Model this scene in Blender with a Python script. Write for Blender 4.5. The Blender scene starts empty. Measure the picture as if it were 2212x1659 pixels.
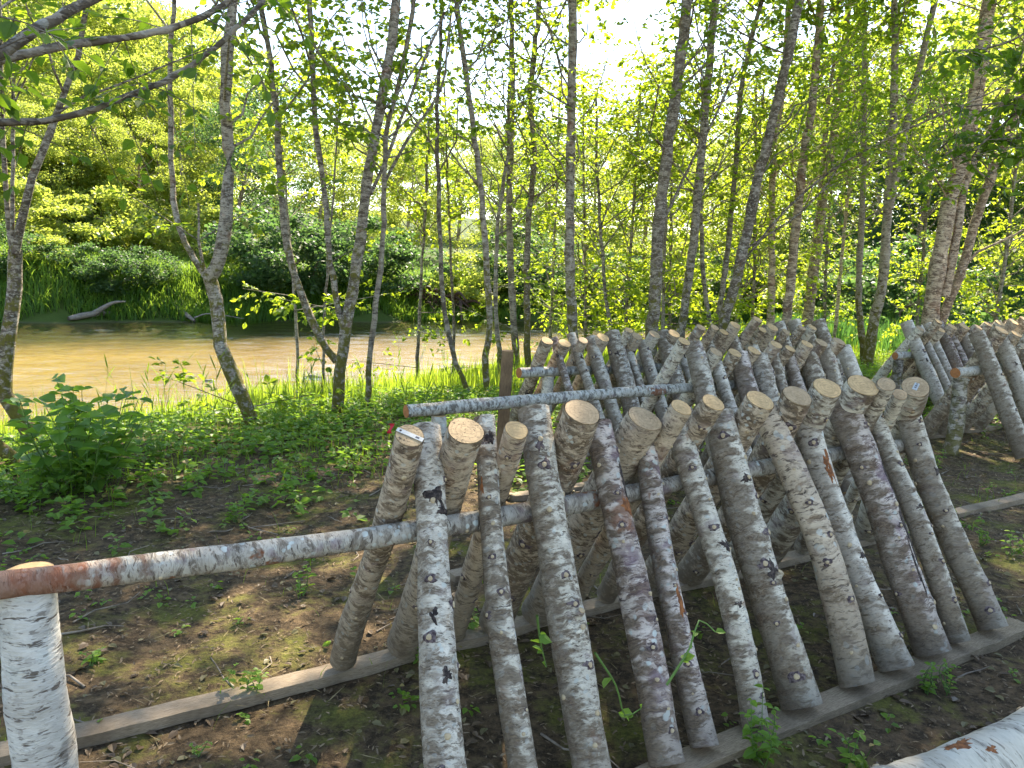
import bpy, math, random
import numpy as np
from mathutils import Vector, Matrix
rng = np.random.default_rng(7); random.seed(7)
SC = bpy.context.scene; COL = SC.collection
# ------------------------------------------------------------------ camera frame
CAMZ, FP = 1.6, 1700.0
PITCH, ROLL, YAW = 0.1518, 0.043, 0.99926
_F = np.array([0, math.cos(PITCH), -math.sin(PITCH)]); _R0 = np.array([1., 0, 0]); _U0 = np.array([0, math.sin(PITCH), math.cos(PITCH)])
_R = _R0*math.cos(ROLL)+_U0*math.sin(ROLL); _U = -_R0*math.sin(ROLL)+_U0*math.cos(ROLL)
CAM = np.array([0, 0, CAMZ])
UX, UY = math.sin(YAW), math.cos(YAW)           # along the rows
NX, NY = math.cos(YAW), -math.sin(YAW)          # across the rows, towards the camera
def ray(px, py): return _F + _R*((px-1106)/FP) - _U*((py-829.5)/FP)
def at(px, py, Y):
    d = ray(px, py); return CAM + d*(Y/d[1])
def row_pt(off, t, z): return np.array([NX*off+UX*t, NY*off+UY*t, z])
def hit_plane(px, py, p0, nrm):
    d = ray(px, py); return CAM + d*(np.dot(p0-CAM, nrm)/np.dot(d, nrm))
def tcoord(p): return p[0]*UX+p[1]*UY
def sm(x): x = np.clip(x, 0, 1); return x*x*(3-2*x)
def H(x, y):
    x = np.asarray(x, float); y = np.asarray(y, float)
    off = NX*x+NY*y; t = UX*x+UY*y
    N = np.interp(t, [-30, 0, 11, 29, 36, 60, 200], [-10.8, -11.4, -16.0, -23, -29, -42, -80])
    wob = 0.35*np.sin(t*.9)+.25*np.sin(t*2.1+1)
    d = off-N+wob
    zn = np.where(d < 0, np.maximum(-1.12, -.8+d*.12), -.8+.8*sm(d/5.2))
    zn = zn+np.where(off > -27, .075*np.clip(t-23, 0, 30), 0)*sm((off+27)/6)
    e = -28.3-off+.5*np.sin(t*.7)+.3*np.sin(t*1.7)
    top = np.interp(t, [-30, -4, 2, 8, 60], [2.3, 2.2, 1.5, 1.3, 1.5])
    zf = np.where(e < 0, -1.12+.32*sm(1+e/1.5), -.8+top*sm(e/2.)+.11*np.clip(e-3, 0, 60))
    zf = zf+np.clip(e-5, 0, 26)*np.interp(t, [-40, -6, 3, 12, 60], [.30, .28, .10, .0, .0])*sm((e-5)/4)
    z = np.maximum(zn, zf)
    near = np.exp(-((x*x+y*y)/260.))
    z = z+.016*near*(np.sin(x*5.1+np.sin(y*3.7)*1.3)*np.sin(y*4.3+1.1*np.sin(x*2.9)))*sm((off+14)/3)
    return z
# ------------------------------------------------------------------ node materials
def mat(name):
    m = bpy.data.materials.new(name); m.use_nodes = True; nt = m.node_tree; nt.nodes.clear(); return m, nt
class NB:
    def __init__(s, name):
        s.m, s.nt = mat(name); s.n = s.nt.nodes; s.l = s.nt.links
    def node(s, typ, **kw):
        n = s.n.new(typ)
        for k, v in kw.items():
            if k in n.inputs: s.put(n.inputs[k], v)
            else: setattr(n, k, v)
        return n
    def put(s, sock, v):
        if isinstance(v, bpy.types.NodeSocket): s.l.new(v, sock)
        elif isinstance(v, (tuple, list)) and len(v) == 3 and sock.type == 'RGBA': sock.default_value = (*v, 1)
        else: sock.default_value = v
    def coords(s, which='Object'): return s.node('ShaderNodeTexCoord').outputs[which]
    def mapping(s, v, scale=(1, 1, 1), loc=(0, 0, 0)):
        n = s.node('ShaderNodeMapping'); s.put(n.inputs['Vector'], v); s.put(n.inputs['Scale'], scale); s.put(n.inputs['Location'], loc); return n.outputs[0]
    def noise(s, v, scale, detail=3, rough=.55, dist=0, col=False):
        n = s.node('ShaderNodeTexNoise'); s.put(n.inputs['Vector'], v); n.inputs['Scale'].default_value = scale
        n.inputs['Detail'].default_value = detail; n.inputs['Roughness'].default_value = rough; n.inputs['Distortion'].default_value = dist
        return n.outputs['Color' if col else 'Fac']
    def ramp(s, f, a, b, smooth=False):
        n = s.node('ShaderNodeMapRange'); s.put(n.inputs['Value'], f)
        s.put(n.inputs['From Min'], a); s.put(n.inputs['From Max'], b)
        if smooth: n.interpolation_type = 'SMOOTHSTEP'
        return n.outputs[0]
    def math(s, op, a, b=0.):
        n = s.node('ShaderNodeMath', operation=op); s.put(n.inputs[0], a); s.put(n.inputs[1], b); return n.outputs[0]
    def mix(s, f, a, b):
        n = s.node('ShaderNodeMix', data_type='RGBA'); s.put(n.inputs[0], f); s.put(n.inputs[6], a); s.put(n.inputs[7], b); return n.outputs[2]
    def bump(s, h, strength, dist):
        n = s.node('ShaderNodeBump'); s.put(n.inputs['Height'], h); n.inputs['Strength'].default_value = strength; n.inputs['Distance'].default_value = dist; return n.outputs[0]
    def principled(s, col, rough=.85, normal=None, spec=.3):
        n = s.node('ShaderNodeBsdfPrincipled'); s.put(n.inputs['Base Color'], col); s.put(n.inputs['Roughness'], rough)
        n.inputs['Specular IOR Level'].default_value = spec
        if normal is not None: s.put(n.inputs['Normal'], normal)
        return n.outputs[0]
    def out(s, sh):
        o = s.node('ShaderNodeOutputMaterial'); s.put(o.inputs['Surface'], sh); return s.m
    def vadd(s, a, b):
        n = s.node('ShaderNodeVectorMath', operation='ADD'); s.put(n.inputs[0], a); s.put(n.inputs[1], b); return n.outputs[0]

def bark_mat(name, pale, grey, dark, patch=.5, purple=0., rust=0., mud=0., moss=None, darkamt=.62, scl=1., lichen=.35, redend=0., flank=0.):
    b = NB(name); co = b.coords(); rnd = b.node('ShaderNodeObjectInfo').outputs['Random']
    cmb = b.node('ShaderNodeCombineXYZ'); r17 = b.math('MULTIPLY', rnd, 37.)
    for i in range(3): b.put(cmb.inputs[i], r17)
    vs = b.node('ShaderNodeVectorMath', operation='SCALE'); b.put(vs.inputs[0], b.vadd(co, cmb.outputs[0])); b.put(vs.inputs['Scale'], b.math('ADD', b.math('MULTIPLY', b.math('FRACT', b.math('MULTIPLY', rnd, 13.7)), .75), .65)); v = vs.outputs[0]
    w = b.noise(v, 26*scl, 1, col=True)                         # warp
    vm = b.node('ShaderNodeVectorMath', operation='SCALE'); b.put(vm.inputs[0], w); vm.inputs['Scale'].default_value = .022
    v = b.vadd(v, vm.outputs[0])
    flat = b.mapping(v, (1, 1, 2.4)); flat2 = b.mapping(v, (1, 1, 4.2))
    thr = b.math('ADD', b.math('MULTIPLY', rnd, .13), patch-.06)
    n1 = b.noise(flat, 14*scl, 5, .56)
    n1b = b.noise(flat, 8*scl, 3, .6)
    nn = b.math('ADD', b.math('MULTIPLY', n1, .72), b.math('MULTIPLY', n1b, .28))
    mid = tuple(p*.38+g*.62 for p, g in zip(pale, grey))
    fine = b.noise(flat2, 70*scl, 3, .6)
    fm_ = b.ramp(fine, .32, .68)
    f1 = b.ramp(nn, b.math('SUBTRACT', thr, .022), b.math('ADD', thr, .002))
    f1c = b.ramp(nn, b.math('ADD', thr, .04), b.math('ADD', thr, .055))
    c = b.mix(fm_, pale, tuple(x*.80 for x in pale))
    c = b.mix(f1, c, b.mix(fm_, mid, tuple(x*.7 for x in mid)))
    c = b.mix(f1c, c, b.mix(fm_, grey, tuple(x*.45 for x in grey)))
    n2 = b.noise(b.mapping(v, (1, 1, 5.)), 24*scl, 3, .6)
    f2 = b.ramp(n2, darkamt-.015, darkamt+.015)
    c = b.mix(b.math('MULTIPLY', f2, .9), c, tuple(x*1.3 for x in dark))
    n2b = b.noise(flat2, 85*scl, 2, .55); c = b.mix(b.math('MULTIPLY', b.ramp(n2b, .61, .65), .6), c, dark)
    mot = b.noise(b.mapping(v, (1, 1, 1.7)), 42*scl, 4, .62)
    c = b.mix(b.math('MULTIPLY', b.ramp(mot, .555, .585), .62), c, pale); c = b.mix(b.math('MULTIPLY', b.ramp(mot, .425, .395), .38), c, b.mix(fm_, grey, tuple(x*.6 for x in grey)))
    if purple:
        n3 = b.noise(v, 11*scl, 3, .6); c = b.mix(b.math('MULTIPLY', b.ramp(n3, .56, .66), purple*.75), c, (.19, .125, .155))
    if rust:
        n4 = b.noise(v, 6*scl, 4, .65); c = b.mix(b.math('MULTIPLY', b.ramp(n4, .62, .66), rust), c, (.22, .075, .03))
    sep = b.math('MULTIPLY', b.math('FRACT', b.math('MULTIPLY', rnd, 7.31)), .15); c = b.mix(sep, c, b.mix(.5, tuple(x*.5 for x in grey), (.24, .17, .115)))
    if lichen:                                                    # round mint-white lichen spots
        vo = b.node('ShaderNodeTexVoronoi'); b.put(vo.inputs['Vector'], v); vo.inputs['Scale'].default_value = 30*scl
        c = b.mix(b.math('MULTIPLY', b.ramp(vo.outputs['Distance'], .30, .24), b.math('MULTIPLY', lichen*2, b.ramp(b.noise(v, 7*scl, 2), .45, .6))), c, (.56, .60, .55))
    sx = b.node('ShaderNodeSeparateXYZ'); b.put(sx.inputs[0], co)
    hazy = n1b
    if redend:
        fr = b.ramp(b.math('ADD', b.math('ABSOLUTE', b.math('SUBTRACT', sx.outputs[2], .05)), b.math('MULTIPLY', n1, -.55)), .02, -.16)
        c = b.mix(b.math('MULTIPLY', fr, .8), c, (.24, .075, .033))
    if mud:
        fm = b.ramp(b.math('SUBTRACT', sx.outputs[2], b.math('MULTIPLY', hazy, .35)), mud, -.25)
        fm = b.math('MULTIPLY', fm, .93); c = b.mix(fm, c, (.16, .125, .085))
    if flank:                                                     # brown algae and grime, darkened with painted contact shade, on one side
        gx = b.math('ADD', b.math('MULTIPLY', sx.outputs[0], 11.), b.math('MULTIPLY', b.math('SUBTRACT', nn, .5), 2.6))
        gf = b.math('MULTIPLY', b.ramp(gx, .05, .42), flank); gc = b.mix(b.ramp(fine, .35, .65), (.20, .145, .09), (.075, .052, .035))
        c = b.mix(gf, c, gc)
    # grime
    c = b.mix(b.math('MULTIPLY', b.ramp(n1b, .62, .38), .35), c, (.20, .165, .12))
    if moss:
        lo, hi, amt = moss
        fz = b.ramp(sx.outputs[2], hi, lo); mn = b.noise(co, 13, 5, .72)
        fmo = b.math('MULTIPLY', b.ramp(b.math('ADD', mn, b.math('MULTIPLY', fz, .20)), .58, .66), b.math('MINIMUM', b.math('MULTIPLY', fz, 4*amt), 1.))
        mc = b.mix(b.noise(co, 60, 3), (.06, .055, .01), (.17, .15, .03))
        c = b.mix(fmo, c, mc)
    h = b.math('ADD', b.math('MULTIPLY', fine, .9), b.math('MULTIPLY', f2, -.6)); h = b.math('ADD', h, b.math('MULTIPLY', f1, -.35))
    return b.out(b.principled(c, .86, b.bump(h, .75, .006), .25))

PALE = (.80, .73, .58); GREY = (.26, .205, .145); DARK = (.05, .036, .028)
M = {}
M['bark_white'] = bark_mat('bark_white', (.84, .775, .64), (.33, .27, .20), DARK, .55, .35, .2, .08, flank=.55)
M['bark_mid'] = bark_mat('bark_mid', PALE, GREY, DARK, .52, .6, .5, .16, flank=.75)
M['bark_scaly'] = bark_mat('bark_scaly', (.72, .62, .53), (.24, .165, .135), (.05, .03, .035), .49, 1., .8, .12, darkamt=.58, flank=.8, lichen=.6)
M['bark_back'] = bark_mat('bark_back', (.70, .57, .41), (.24, .17, .105), DARK, .50, .4, .3, .42, darkamt=.6)
M['bark_rail'] = bark_mat('bark_rail', (.66, .65, .56), (.20, .19, .155), DARK, .56, .5, .9, 0, lichen=.6)
M['bark_redrail'] = bark_mat('bark_redrail', (.54, .50, .42), (.22, .185, .145), DARK, .48, .8, 1.2, 0, lichen=.5, redend=.62)
M['bark_corner'] = bark_mat('bark_corner', (.62, .58, .47), (.34, .31, .25), DARK, .60, .1, .5, 0, scl=.4, darkamt=.66, lichen=.1)
M['bark_post'] = bark_mat('bark_post', (.66, .64, .58), (.30, .27, .235), DARK, .58, .1, .1, 0, scl=.6, darkamt=.60, lichen=.1)
M['bark_tree'] = bark_mat('bark_tree', (.36, .32, .26), (.105, .085, .062), (.035, .028, .022), .49, .2, .1, 0, (-.1, 1.0, .5), .58, .6, .15)
M['bark_mossy'] = bark_mat('bark_mossy', (.42, .375, .305), (.11, .085, .06), (.035, .028, .022), .49, .2, .4, 0, (-.1, 2.1, 1.), .58, .7, .15)
M['bark_postmoss'] = bark_mat('bark_postmoss', (.50, .46, .38), (.16, .13, .09), (.035, .028, .022), .49, .2, .4, .1, (-.1, 1.6, .25), .58, .9, .15)
M['bark_tan'] = bark_mat('bark_tan', (.66, .52, .36), (.25, .17, .11), (.05, .03, .02), .50, .1, .4, 0, (-.1, .7, .3), .555, .55, .1)
def simple(name, c1, c2, scale, rough=.85, bump=.4, bd=.004, stretch=(1, 1, 1), lo=.35, hi=.65):
    b = NB(name); v = b.mapping(b.coords(), stretch); n = b.noise(v, scale, 5, .6)
    return b.out(b.principled(b.mix(b.ramp(n, lo, hi), c1, c2), rough, b.bump(n, bump, bd)))
M['knot_wood'] = simple('knot_wood', (.50, .40, .25), (.36, .27, .16), 60)
M['knot_ring'] = simple('knot_ring', (.045, .03, .032), (.15, .115, .11), 90, lo=.42, hi=.58)
M['rust_bark'] = simple('rust_bark', (.30, .11, .035), (.13, .05, .02), 60, lo=.4, hi=.6)
M['black_scar'] = simple('black_scar', (.018, .013, .012), (.10, .075, .06), 75, bump=.9, lo=.42, hi=.62)
def cut_mat(name, base, speck, amt):
    b = NB(name); co = b.coords(); w = b.noise(co, 14, 3, col=True)
    vm = b.node('ShaderNodeVectorMath', operation='SCALE'); b.put(vm.inputs[0], w); vm.inputs['Scale'].default_value = .03
    v = b.vadd(co, vm.outputs[0]); sx = b.node('ShaderNodeSeparateXYZ'); b.put(sx.inputs[0], v)
    r = b.math('SQRT', b.math('ADD', b.math('POWER', b.math('SUBTRACT', sx.outputs[0], .018), 2.), b.math('POWER', b.math('SUBTRACT', sx.outputs[1], .014), 2.)))
    ring = b.math('SINE', b.math('MULTIPLY', r, 420.)); rf = b.ramp(ring, .2, 1.)
    c = b.mix(b.math('MULTIPLY', rf, .5), base, tuple(x*.55 for x in base))
    c = b.mix(b.ramp(b.noise(co, 32, 5, .7), .42, .62), c, tuple(x*.72 for x in base))
    c = b.mix(b.math('MULTIPLY', b.ramp(b.noise(co, 130, 4, .75), .57, .63), amt), c, speck)
    chk = b.noise(b.mapping(co, (1, 12, 1)), 22, 2); c = b.mix(b.math('MULTIPLY', b.ramp(chk, .64, .68), .75), c, (.08, .05, .03))
    nv = b.node('ShaderNodeVectorMath', operation='NORMALIZE'); fl = b.node('ShaderNodeCombineXYZ'); b.put(fl.inputs[0], sx.outputs[0]); b.put(fl.inputs[1], sx.outputs[1]); b.put(nv.inputs[0], fl.outputs[0])
    cr = b.noise(nv.outputs[0], 4.2, 3, .7); crf = b.math('MULTIPLY', b.ramp(cr, .63, .66), b.ramp(r, .045, .03)); c = b.mix(b.math('MULTIPLY', crf, .8), c, (.07, .045, .028))
    return b.out(b.principled(c, .8, b.bump(rf, .25, .001)))
M['cut_fresh'] = cut_mat('cut_fresh', (.58, .385, .185), (.12, .08, .045), .3)
M['cut_grey'] = cut_mat('cut_grey', (.44, .31, .175), (.06, .045, .035), .4)
M['cut_mould'] = cut_mat('cut_mould', (.47, .33, .18), (.03, .025, .02), 1.)
M['cut_red'] = cut_mat('cut_red', (.42, .17, .06), (.10, .05, .03), .3)
def plank_mat(name, a, c, stretch):
    b = NB(name); co = b.coords(); g = b.noise(b.mapping(co, stretch), 30, 5, .65)
    col = b.mix(b.ramp(g, .35, .68), a, c); col = b.mix(b.math('MULTIPLY', b.ramp(b.noise(co, 5, 4), .45, .7), .6), col, tuple(x*.4 for x in c))
    return b.out(b.principled(col, .85, b.bump(g, .6, .004)))
M['plank'] = plank_mat('plank', (.34, .27, .19), (.17, .125, .08), (1.2, 14, 14))
M['plank_dirty'] = plank_mat('plank_dirty', (.36, .28, .18), (.16, .115, .07), (1.2, 14, 14))
M['plank_post'] = plank_mat('plank_post', (.26, .17, .09), (.12, .075, .04), (14, 14, 1.))
M['tag'] = simple('tag_metal', (.46, .48, .46), (.34, .36, .35), 200, .45, .1)
M['tag_mark'] = simple('tag_mark', (.12, .12, .13), (.08, .08, .09), 100)
M['red'] = simple('red_tape', (.60, .03, .05), (.45, .02, .04), 30, .5)
M['driftwood'] = simple('driftwood', (.26, .235, .20), (.14, .12, .10), 8, .9, .5, .02, (1, 1, 4))
M['rock'] = simple('rock', (.25, .24, .23), (.12, .12, .115), 6, .8, .6, .02)
M['deadwood'] = simple('deadwood', (.30, .25, .19), (.14, .11, .08), 20, .9, .5, .003)
M['roots'] = simple('roots', (.10, .06, .045), (.045, .03, .025), 9, .95, .7, .03)
def leaf_mat(name, dif, tra, var=.35, tf=.5, spec=.35, dry=0.):
    b = NB(name); geo = b.node('ShaderNodeNewGeometry'); ri = geo.outputs['Random Per Island']
    big = b.noise(b.coords('Object'), .9, 2); k = b.math('ADD', b.math('MULTIPLY', ri, var*.65), b.math('MULTIPLY', big, var*.7))
    dk = tuple(x*.55 for x in dif); dc = b.mix(k, dif, dk); tc = b.mix(k, tra, (tra[0]*.55, tra[1]*.72, tra[2]*.8))
    if dry: 
        f = b.ramp(ri, 1-dry, 1-dry+.01); dc = b.mix(f, dc, (.30, .24, .08)); tc = b.mix(f, tc, (.30, .24, .05))
    p = b.principled(dc, .5, None, spec); t = b.node('ShaderNodeBsdfTranslucent'); b.put(t.inputs['Color'], tc)
    mx = b.node('ShaderNodeMixShader'); mx.inputs[0].default_value = tf; b.put(mx.inputs[1], p); b.put(mx.inputs[2], t.outputs[0])
    return b.out(mx.outputs[0])
M['leaf_near'] = leaf_mat('leaf_near', (.045, .11, .015), (.26, .42, .025), .5)
M['leaf_alder'] = leaf_mat('leaf_alder', (.055, .12, .018), (.46, .60, .035), .5, dry=.01)
M['leaf_bright'] = leaf_mat('leaf_bright', (.09, .16, .015), (.60, .72, .04), .35)
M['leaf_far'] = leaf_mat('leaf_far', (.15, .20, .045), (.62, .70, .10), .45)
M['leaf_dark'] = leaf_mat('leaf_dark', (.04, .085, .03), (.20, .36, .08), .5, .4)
M['leaf_shrub'] = leaf_mat('leaf_shrub', (.10, .22, .035), (.40, .64, .06), .5, .4)
M['leaf_weed'] = leaf_mat('leaf_weed', (.11, .22, .025), (.42, .66, .06), .5, .4, dry=.04)
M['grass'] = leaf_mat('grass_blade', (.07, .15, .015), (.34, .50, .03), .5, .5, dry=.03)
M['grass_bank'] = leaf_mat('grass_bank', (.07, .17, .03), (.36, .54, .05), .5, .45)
M['grass_lit'] = leaf_mat('grass_lit', (.11, .19, .02), (.52, .68, .05), .4, .5, dry=.03)  # brighter copy of the blade colours, sunlight put into the green
M['grass_meadow_shade'] = leaf_mat('grass_meadow_shade', (.05, .13, .03), (.12, .27, .045), .5, .45)  # green deepened in the colour itself for shade over the meadow
M['litter_dark'] = leaf_mat('litter_dark', (.13, .085, .045), (.05, .03, .01), .8, .05)
M['litter'] = leaf_mat('litter_leaf', (.22, .19, .08), (.15, .14, .05), .9, .15)
M['chip'] = simple('wood_chip', (.27, .20, .12), (.13, .09, .055), 20, .9, .3)
M['straw'] = simple('dead_straw', (.30, .24, .12), (.18, .13, .07), 12, .9, .2)
M['stem'] = simple('green_stem', (.10, .20, .04), (.07, .12, .03), 12, .6, .2)
def ground_mat():
    b = NB('soil_and_bank'); pos = b.node('ShaderNodeNewGeometry').outputs['Position']
    dt = b.node('ShaderNodeVectorMath', operation='DOT_PRODUCT'); b.put(dt.inputs[0], pos); dt.inputs[1].default_value = (NX, NY, 0)
    off = dt.outputs['Value']; sx = b.node('ShaderNodeSeparateXYZ'); b.put(sx.inputs[0], pos)
    nA = b.noise(pos, 2.2, 5, .65); nB = b.noise(pos, 16, 6, .72); nC = b.noise(pos, 70, 5, .75)
    c = b.mix(b.ramp(nB, .42, .60), (.045, .030, .015), (.15, .10, .052))
    c = b.mix(b.math('MULTIPLY', b.ramp(nC, .54, .62), .7), c, (.14, .10, .06))
    ms = b.math('ADD', b.math('MULTIPLY', nA, .75), b.math('MULTIPLY', nB, .35))
    mossc = b.mix(b.ramp(nC, .3, .7), (.055, .062, .012), (.19, .19, .032))
    c = b.mix(b.math('MULTIPLY', b.ramp(ms, .545, .65), .85), c, mossc)
    gf = b.ramp(b.math('ADD', off, b.math('MULTIPLY', nA, -3.)), -8.2, -11.)
    c = b.mix(gf, c, b.mix(nB, (.035, .06, .012), (.07, .11, .02)))
    nP = b.node('ShaderNodeTexVoronoi'); b.put(nP.inputs['Vector'], pos); nP.inputs['Scale'].default_value = 5.
    bedc = b.mix(b.ramp(b.noise(pos, .5, 4), .35, .65), (.62, .45, .18), (.44, .30, .12)); bedc = b.mix(b.math('MULTIPLY', b.ramp(nP.outputs['Distance'], .2, .5), .3), bedc, (.20, .14, .06)); bedc = b.mix(b.ramp(b.math('ADD', off, b.math('MULTIPLY', nA, 5.)), -19.5, -23.5), bedc, (.075, .07, .035))  # far bed darkened in colour, standing in for light lost in deeper water
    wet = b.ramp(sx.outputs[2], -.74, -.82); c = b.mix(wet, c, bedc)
    h = b.math('ADD', b.math('MULTIPLY', nB, .5), b.math('MULTIPLY', nC, .35)); h = b.math('MULTIPLY', h, b.math('SUBTRACT', 1., b.math('MULTIPLY', wet, .8)))
    return b.out(b.principled(c, .92, b.bump(h, 1., .035), .2))
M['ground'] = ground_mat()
def water_mat():
    b = NB('river_water'); pos = b.node('ShaderNodeNewGeometry').outputs['Position']
    rot = b.node('ShaderNodeMapping'); b.put(rot.inputs['Vector'], pos); rot.inputs['Rotation'].default_value = (0, 0, -(math.pi/2-YAW)); rot.inputs['Scale'].default_value = (1, 2.2, 1)
    n = b.noise(rot.outputs[0], 1.7, 4, .6, .6); n2 = b.noise(rot.outputs[0], 6.5, 4, .65, .3)
    h = b.math('ADD', n, b.math('MULTIPLY', n2, .55)); nm = b.bump(h, .35, .08)
    fr = b.node('ShaderNodeFresnel'); fr.inputs['IOR'].default_value = 1.33; b.put(fr.inputs['Normal'], nm)
    fac = b.math('MINIMUM', b.math('MULTIPLY', fr.outputs[0], .62), .8)
    tr = b.node('ShaderNodeBsdfTransparent'); tr.inputs['Color'].default_value = (.86, .82, .66, 1)
    gl = b.node('ShaderNodeBsdfGlossy'); gl.inputs['Roughness'].default_value = .03; b.put(gl.inputs['Normal'], nm)
    mx = b.node('ShaderNodeMixShader'); b.put(mx.inputs[0], fac); b.put(mx.inputs[1], tr.outputs[0]); b.put(mx.inputs[2], gl.outputs[0])
    return b.out(mx.outputs[0])
M['water'] = water_mat()
# ------------------------------------------------------------------ mesh helpers
def link(name, me, parent=None, loc=None):
    o = bpy.data.objects.new(name, me); COL.objects.link(o)
    if parent is not None: o.parent = parent
    if loc is not None: o.location = loc
    return o
def tag(o, label, cat, group=None, kind=None):
    if label: o['label'] = label
    if cat: o['category'] = cat
    if group: o['group'] = group
    if kind: o['kind'] = kind
    return o
def mesh_np(name, V, F, mats, midx=None, smooth=True):
    """V (n,3); F list of (k,m) int arrays (each array one polygon size)."""
    me = bpy.data.meshes.new(name)
    if not isinstance(F, list): F = [F]
    F = [f for f in F if len(f)]
    me.vertices.add(len(V)); me.vertices.foreach_set('co', np.asarray(V, np.float32).ravel())
    loops = np.concatenate([f.ravel() for f in F]).astype(np.int32)
    tot = np.concatenate([np.full(len(f), f.shape[1]) for f in F]).astype(np.int32)
    start = np.concatenate([[0], np.cumsum(tot)[:-1]]).astype(np.int32)
    me.loops.add(len(loops)); me.loops.foreach_set('vertex_index', loops)
    me.polygons.add(len(tot)); me.polygons.foreach_set('loop_start', start); me.polygons.foreach_set('loop_total', tot)
    for m in mats: me.materials.append(m)
    if midx is not None: me.polygons.foreach_set('material_index', np.asarray(midx, np.int32))
    me.polygons.foreach_set('use_smooth', np.full(len(tot), bool(smooth)))
    me.update(calc_edges=True); return me
def norm(a): return a/np.maximum(np.linalg.norm(a, axis=-1, keepdims=True), 1e-9)
class Acc:
    def __init__(s): s.V = []; s.Q = []; s.T = []; s.n = 0; s.qm = []; s.tm = []
    def add(s, V, Q=None, T=None, m=0):
        if Q is not None and len(Q): s.Q.append(np.asarray(Q)+s.n); s.qm.append(np.full(len(Q), m))
        if T is not None and len(T): s.T.append(np.asarray(T)+s.n); s.tm.append(np.full(len(T), m))
        s.V.append(V); s.n += len(V)
    def mesh(s, name, mats, smooth=True):
        F = []; mi = []
        if s.Q: F.append(np.concatenate(s.Q)); mi.append(np.concatenate(s.qm))
        if s.T: F.append(np.concatenate(s.T)); mi.append(np.concatenate(s.tm))
        return mesh_np(name, np.concatenate(s.V), F, mats, np.concatenate(mi), smooth)
    def tube(s, P, r, sides=6, m=0, cap=True):
        P = np.asarray(P, float); k = len(P); r = np.broadcast_to(r, (k,)) if np.ndim(r) < 2 else r
        tg = norm(np.gradient(P, axis=0)); ref = np.array([.31, .95, .02]) if abs(tg[0][2]) > .8 else np.array([0, 0, 1.])
        a = norm(np.cross(tg, ref)); b = np.cross(tg, a); th = np.linspace(0, 2*np.pi, sides, endpoint=False)
        rr = r[:, None, None] if np.ndim(r) == 1 else r[:, :, None]
        V = (P[:, None]+rr*(np.cos(th)[None, :, None]*a[:, None]+np.sin(th)[None, :, None]*b[:, None])).reshape(-1, 3)
        i = np.arange(k-1)[:, None]*sides; j = np.arange(sides)[None]; j2 = (j+1) % sides
        Q = np.stack([i+j, i+j2, i+sides+j2, i+sides+j], -1).reshape(-1, 4)[:, ::-1]
        T = None
        if cap:
            V = np.concatenate([V, P[-1:]+tg[-1:]*.3*np.mean(rr[-1])*0]); c = k*sides
            T = np.stack([np.full(sides, c), (k-1)*sides+np.arange(sides), (k-1)*sides+(np.arange(sides)+1) % sides], -1)
        s.add(V, Q, T, m)
def spline(P, step):
    P = np.asarray(P, float)
    if len(P) == 2: P = np.stack([P[0], (P[0]+P[1])/2, P[1]])
    E = np.concatenate([[2*P[0]-P[1]], P, [2*P[-1]-P[-2]]]); out = []
    for i in range(1, len(E)-2):
        n = max(2, int(np.linalg.norm(E[i+1]-E[i])/step)); u = np.linspace(0, 1, n, endpoint=False)[:, None]
        p0, p1, p2, p3 = E[i-1], E[i], E[i+1], E[i+2]
        out.append(.5*((2*p1)+(-p0+p2)*u+(2*p0-5*p1+4*p2-p3)*u*u+(-p0+3*p1-3*p2+p3)*u**3))
    out.append(P[-1:]); return np.concatenate(out)
def leaves(P, D, N, L, Wd, full=True):
    """leaf blades: base P, direction D, normal N, length L, half width Wd"""
    D = norm(D); S = norm(np.cross(D, N)); N = np.cross(S, D); L = np.broadcast_to(L, (len(P),))[:, None]; Wd = np.broadcast_to(Wd, (len(P),))[:, None]
    n = len(P)
    if full:
        V = np.stack([P, P+D*L*.3+S*Wd+N*Wd*.3, P+D*L*.68+S*Wd*.8+N*Wd*.2, P+D*L-N*Wd*.35, P+D*L*.68-S*Wd*.8+N*Wd*.2, P+D*L*.3-S*Wd+N*Wd*.3], 1).reshape(-1, 3)
        b = np.arange(n)[:, None]*6; Q = np.concatenate([b+np.array([[0, 1, 2, 3]]), b+np.array([[0, 3, 4, 5]])])
    else:
        V = np.stack([P, P+D*L*.45+S*Wd, P+D*L, P+D*L*.45-S*Wd], 1).reshape(-1, 3)
        Q = np.arange(n)[:, None]*4+np.array([[0, 1, 2, 3]])
    return V, Q
def rdir(n, up=0.): v = rng.normal(size=(n, 3)); v[:, 2] += up; return norm(v)
# ------------------------------------------------------------------ camera, sky, sun
cd = bpy.data.cameras.new('camera'); cd.sensor_width = 36; cd.lens = FP/2212*36; cd.clip_start = .02; cd.clip_end = 2000
cam = bpy.data.objects.new('camera', cd); COL.objects.link(cam)
cam.matrix_world = Matrix([[_R[0], _U[0], -_F[0], 0], [_R[1], _U[1], -_F[1], 0], [_R[2], _U[2], -_F[2], CAMZ], [0, 0, 0, 1]]); SC.camera = cam
SUN_AZ, SUN_EL = math.radians(16), math.radians(45)        # azimuth from +Y towards +X
w = bpy.data.worlds.new('World'); SC.world = w; w.use_nodes = True; nt = w.node_tree
sky = nt.nodes.new('ShaderNodeTexSky'); sky.sky_type = 'NISHITA'; sky.sun_disc = False; sky.sun_elevation = SUN_EL; sky.sun_rotation = SUN_AZ
sky.air_density = 1.; sky.dust_density = .4; sky.ozone_density = 1.5
nt.links.new(sky.outputs[0], nt.nodes['Background'].inputs[0]); nt.nodes['Background'].inputs[1].default_value = .14
sl = bpy.data.lights.new('sun', 'SUN'); sl.energy = 5.0; sl.angle = math.radians(.55); sl.color = (1., .93, .80)
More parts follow.
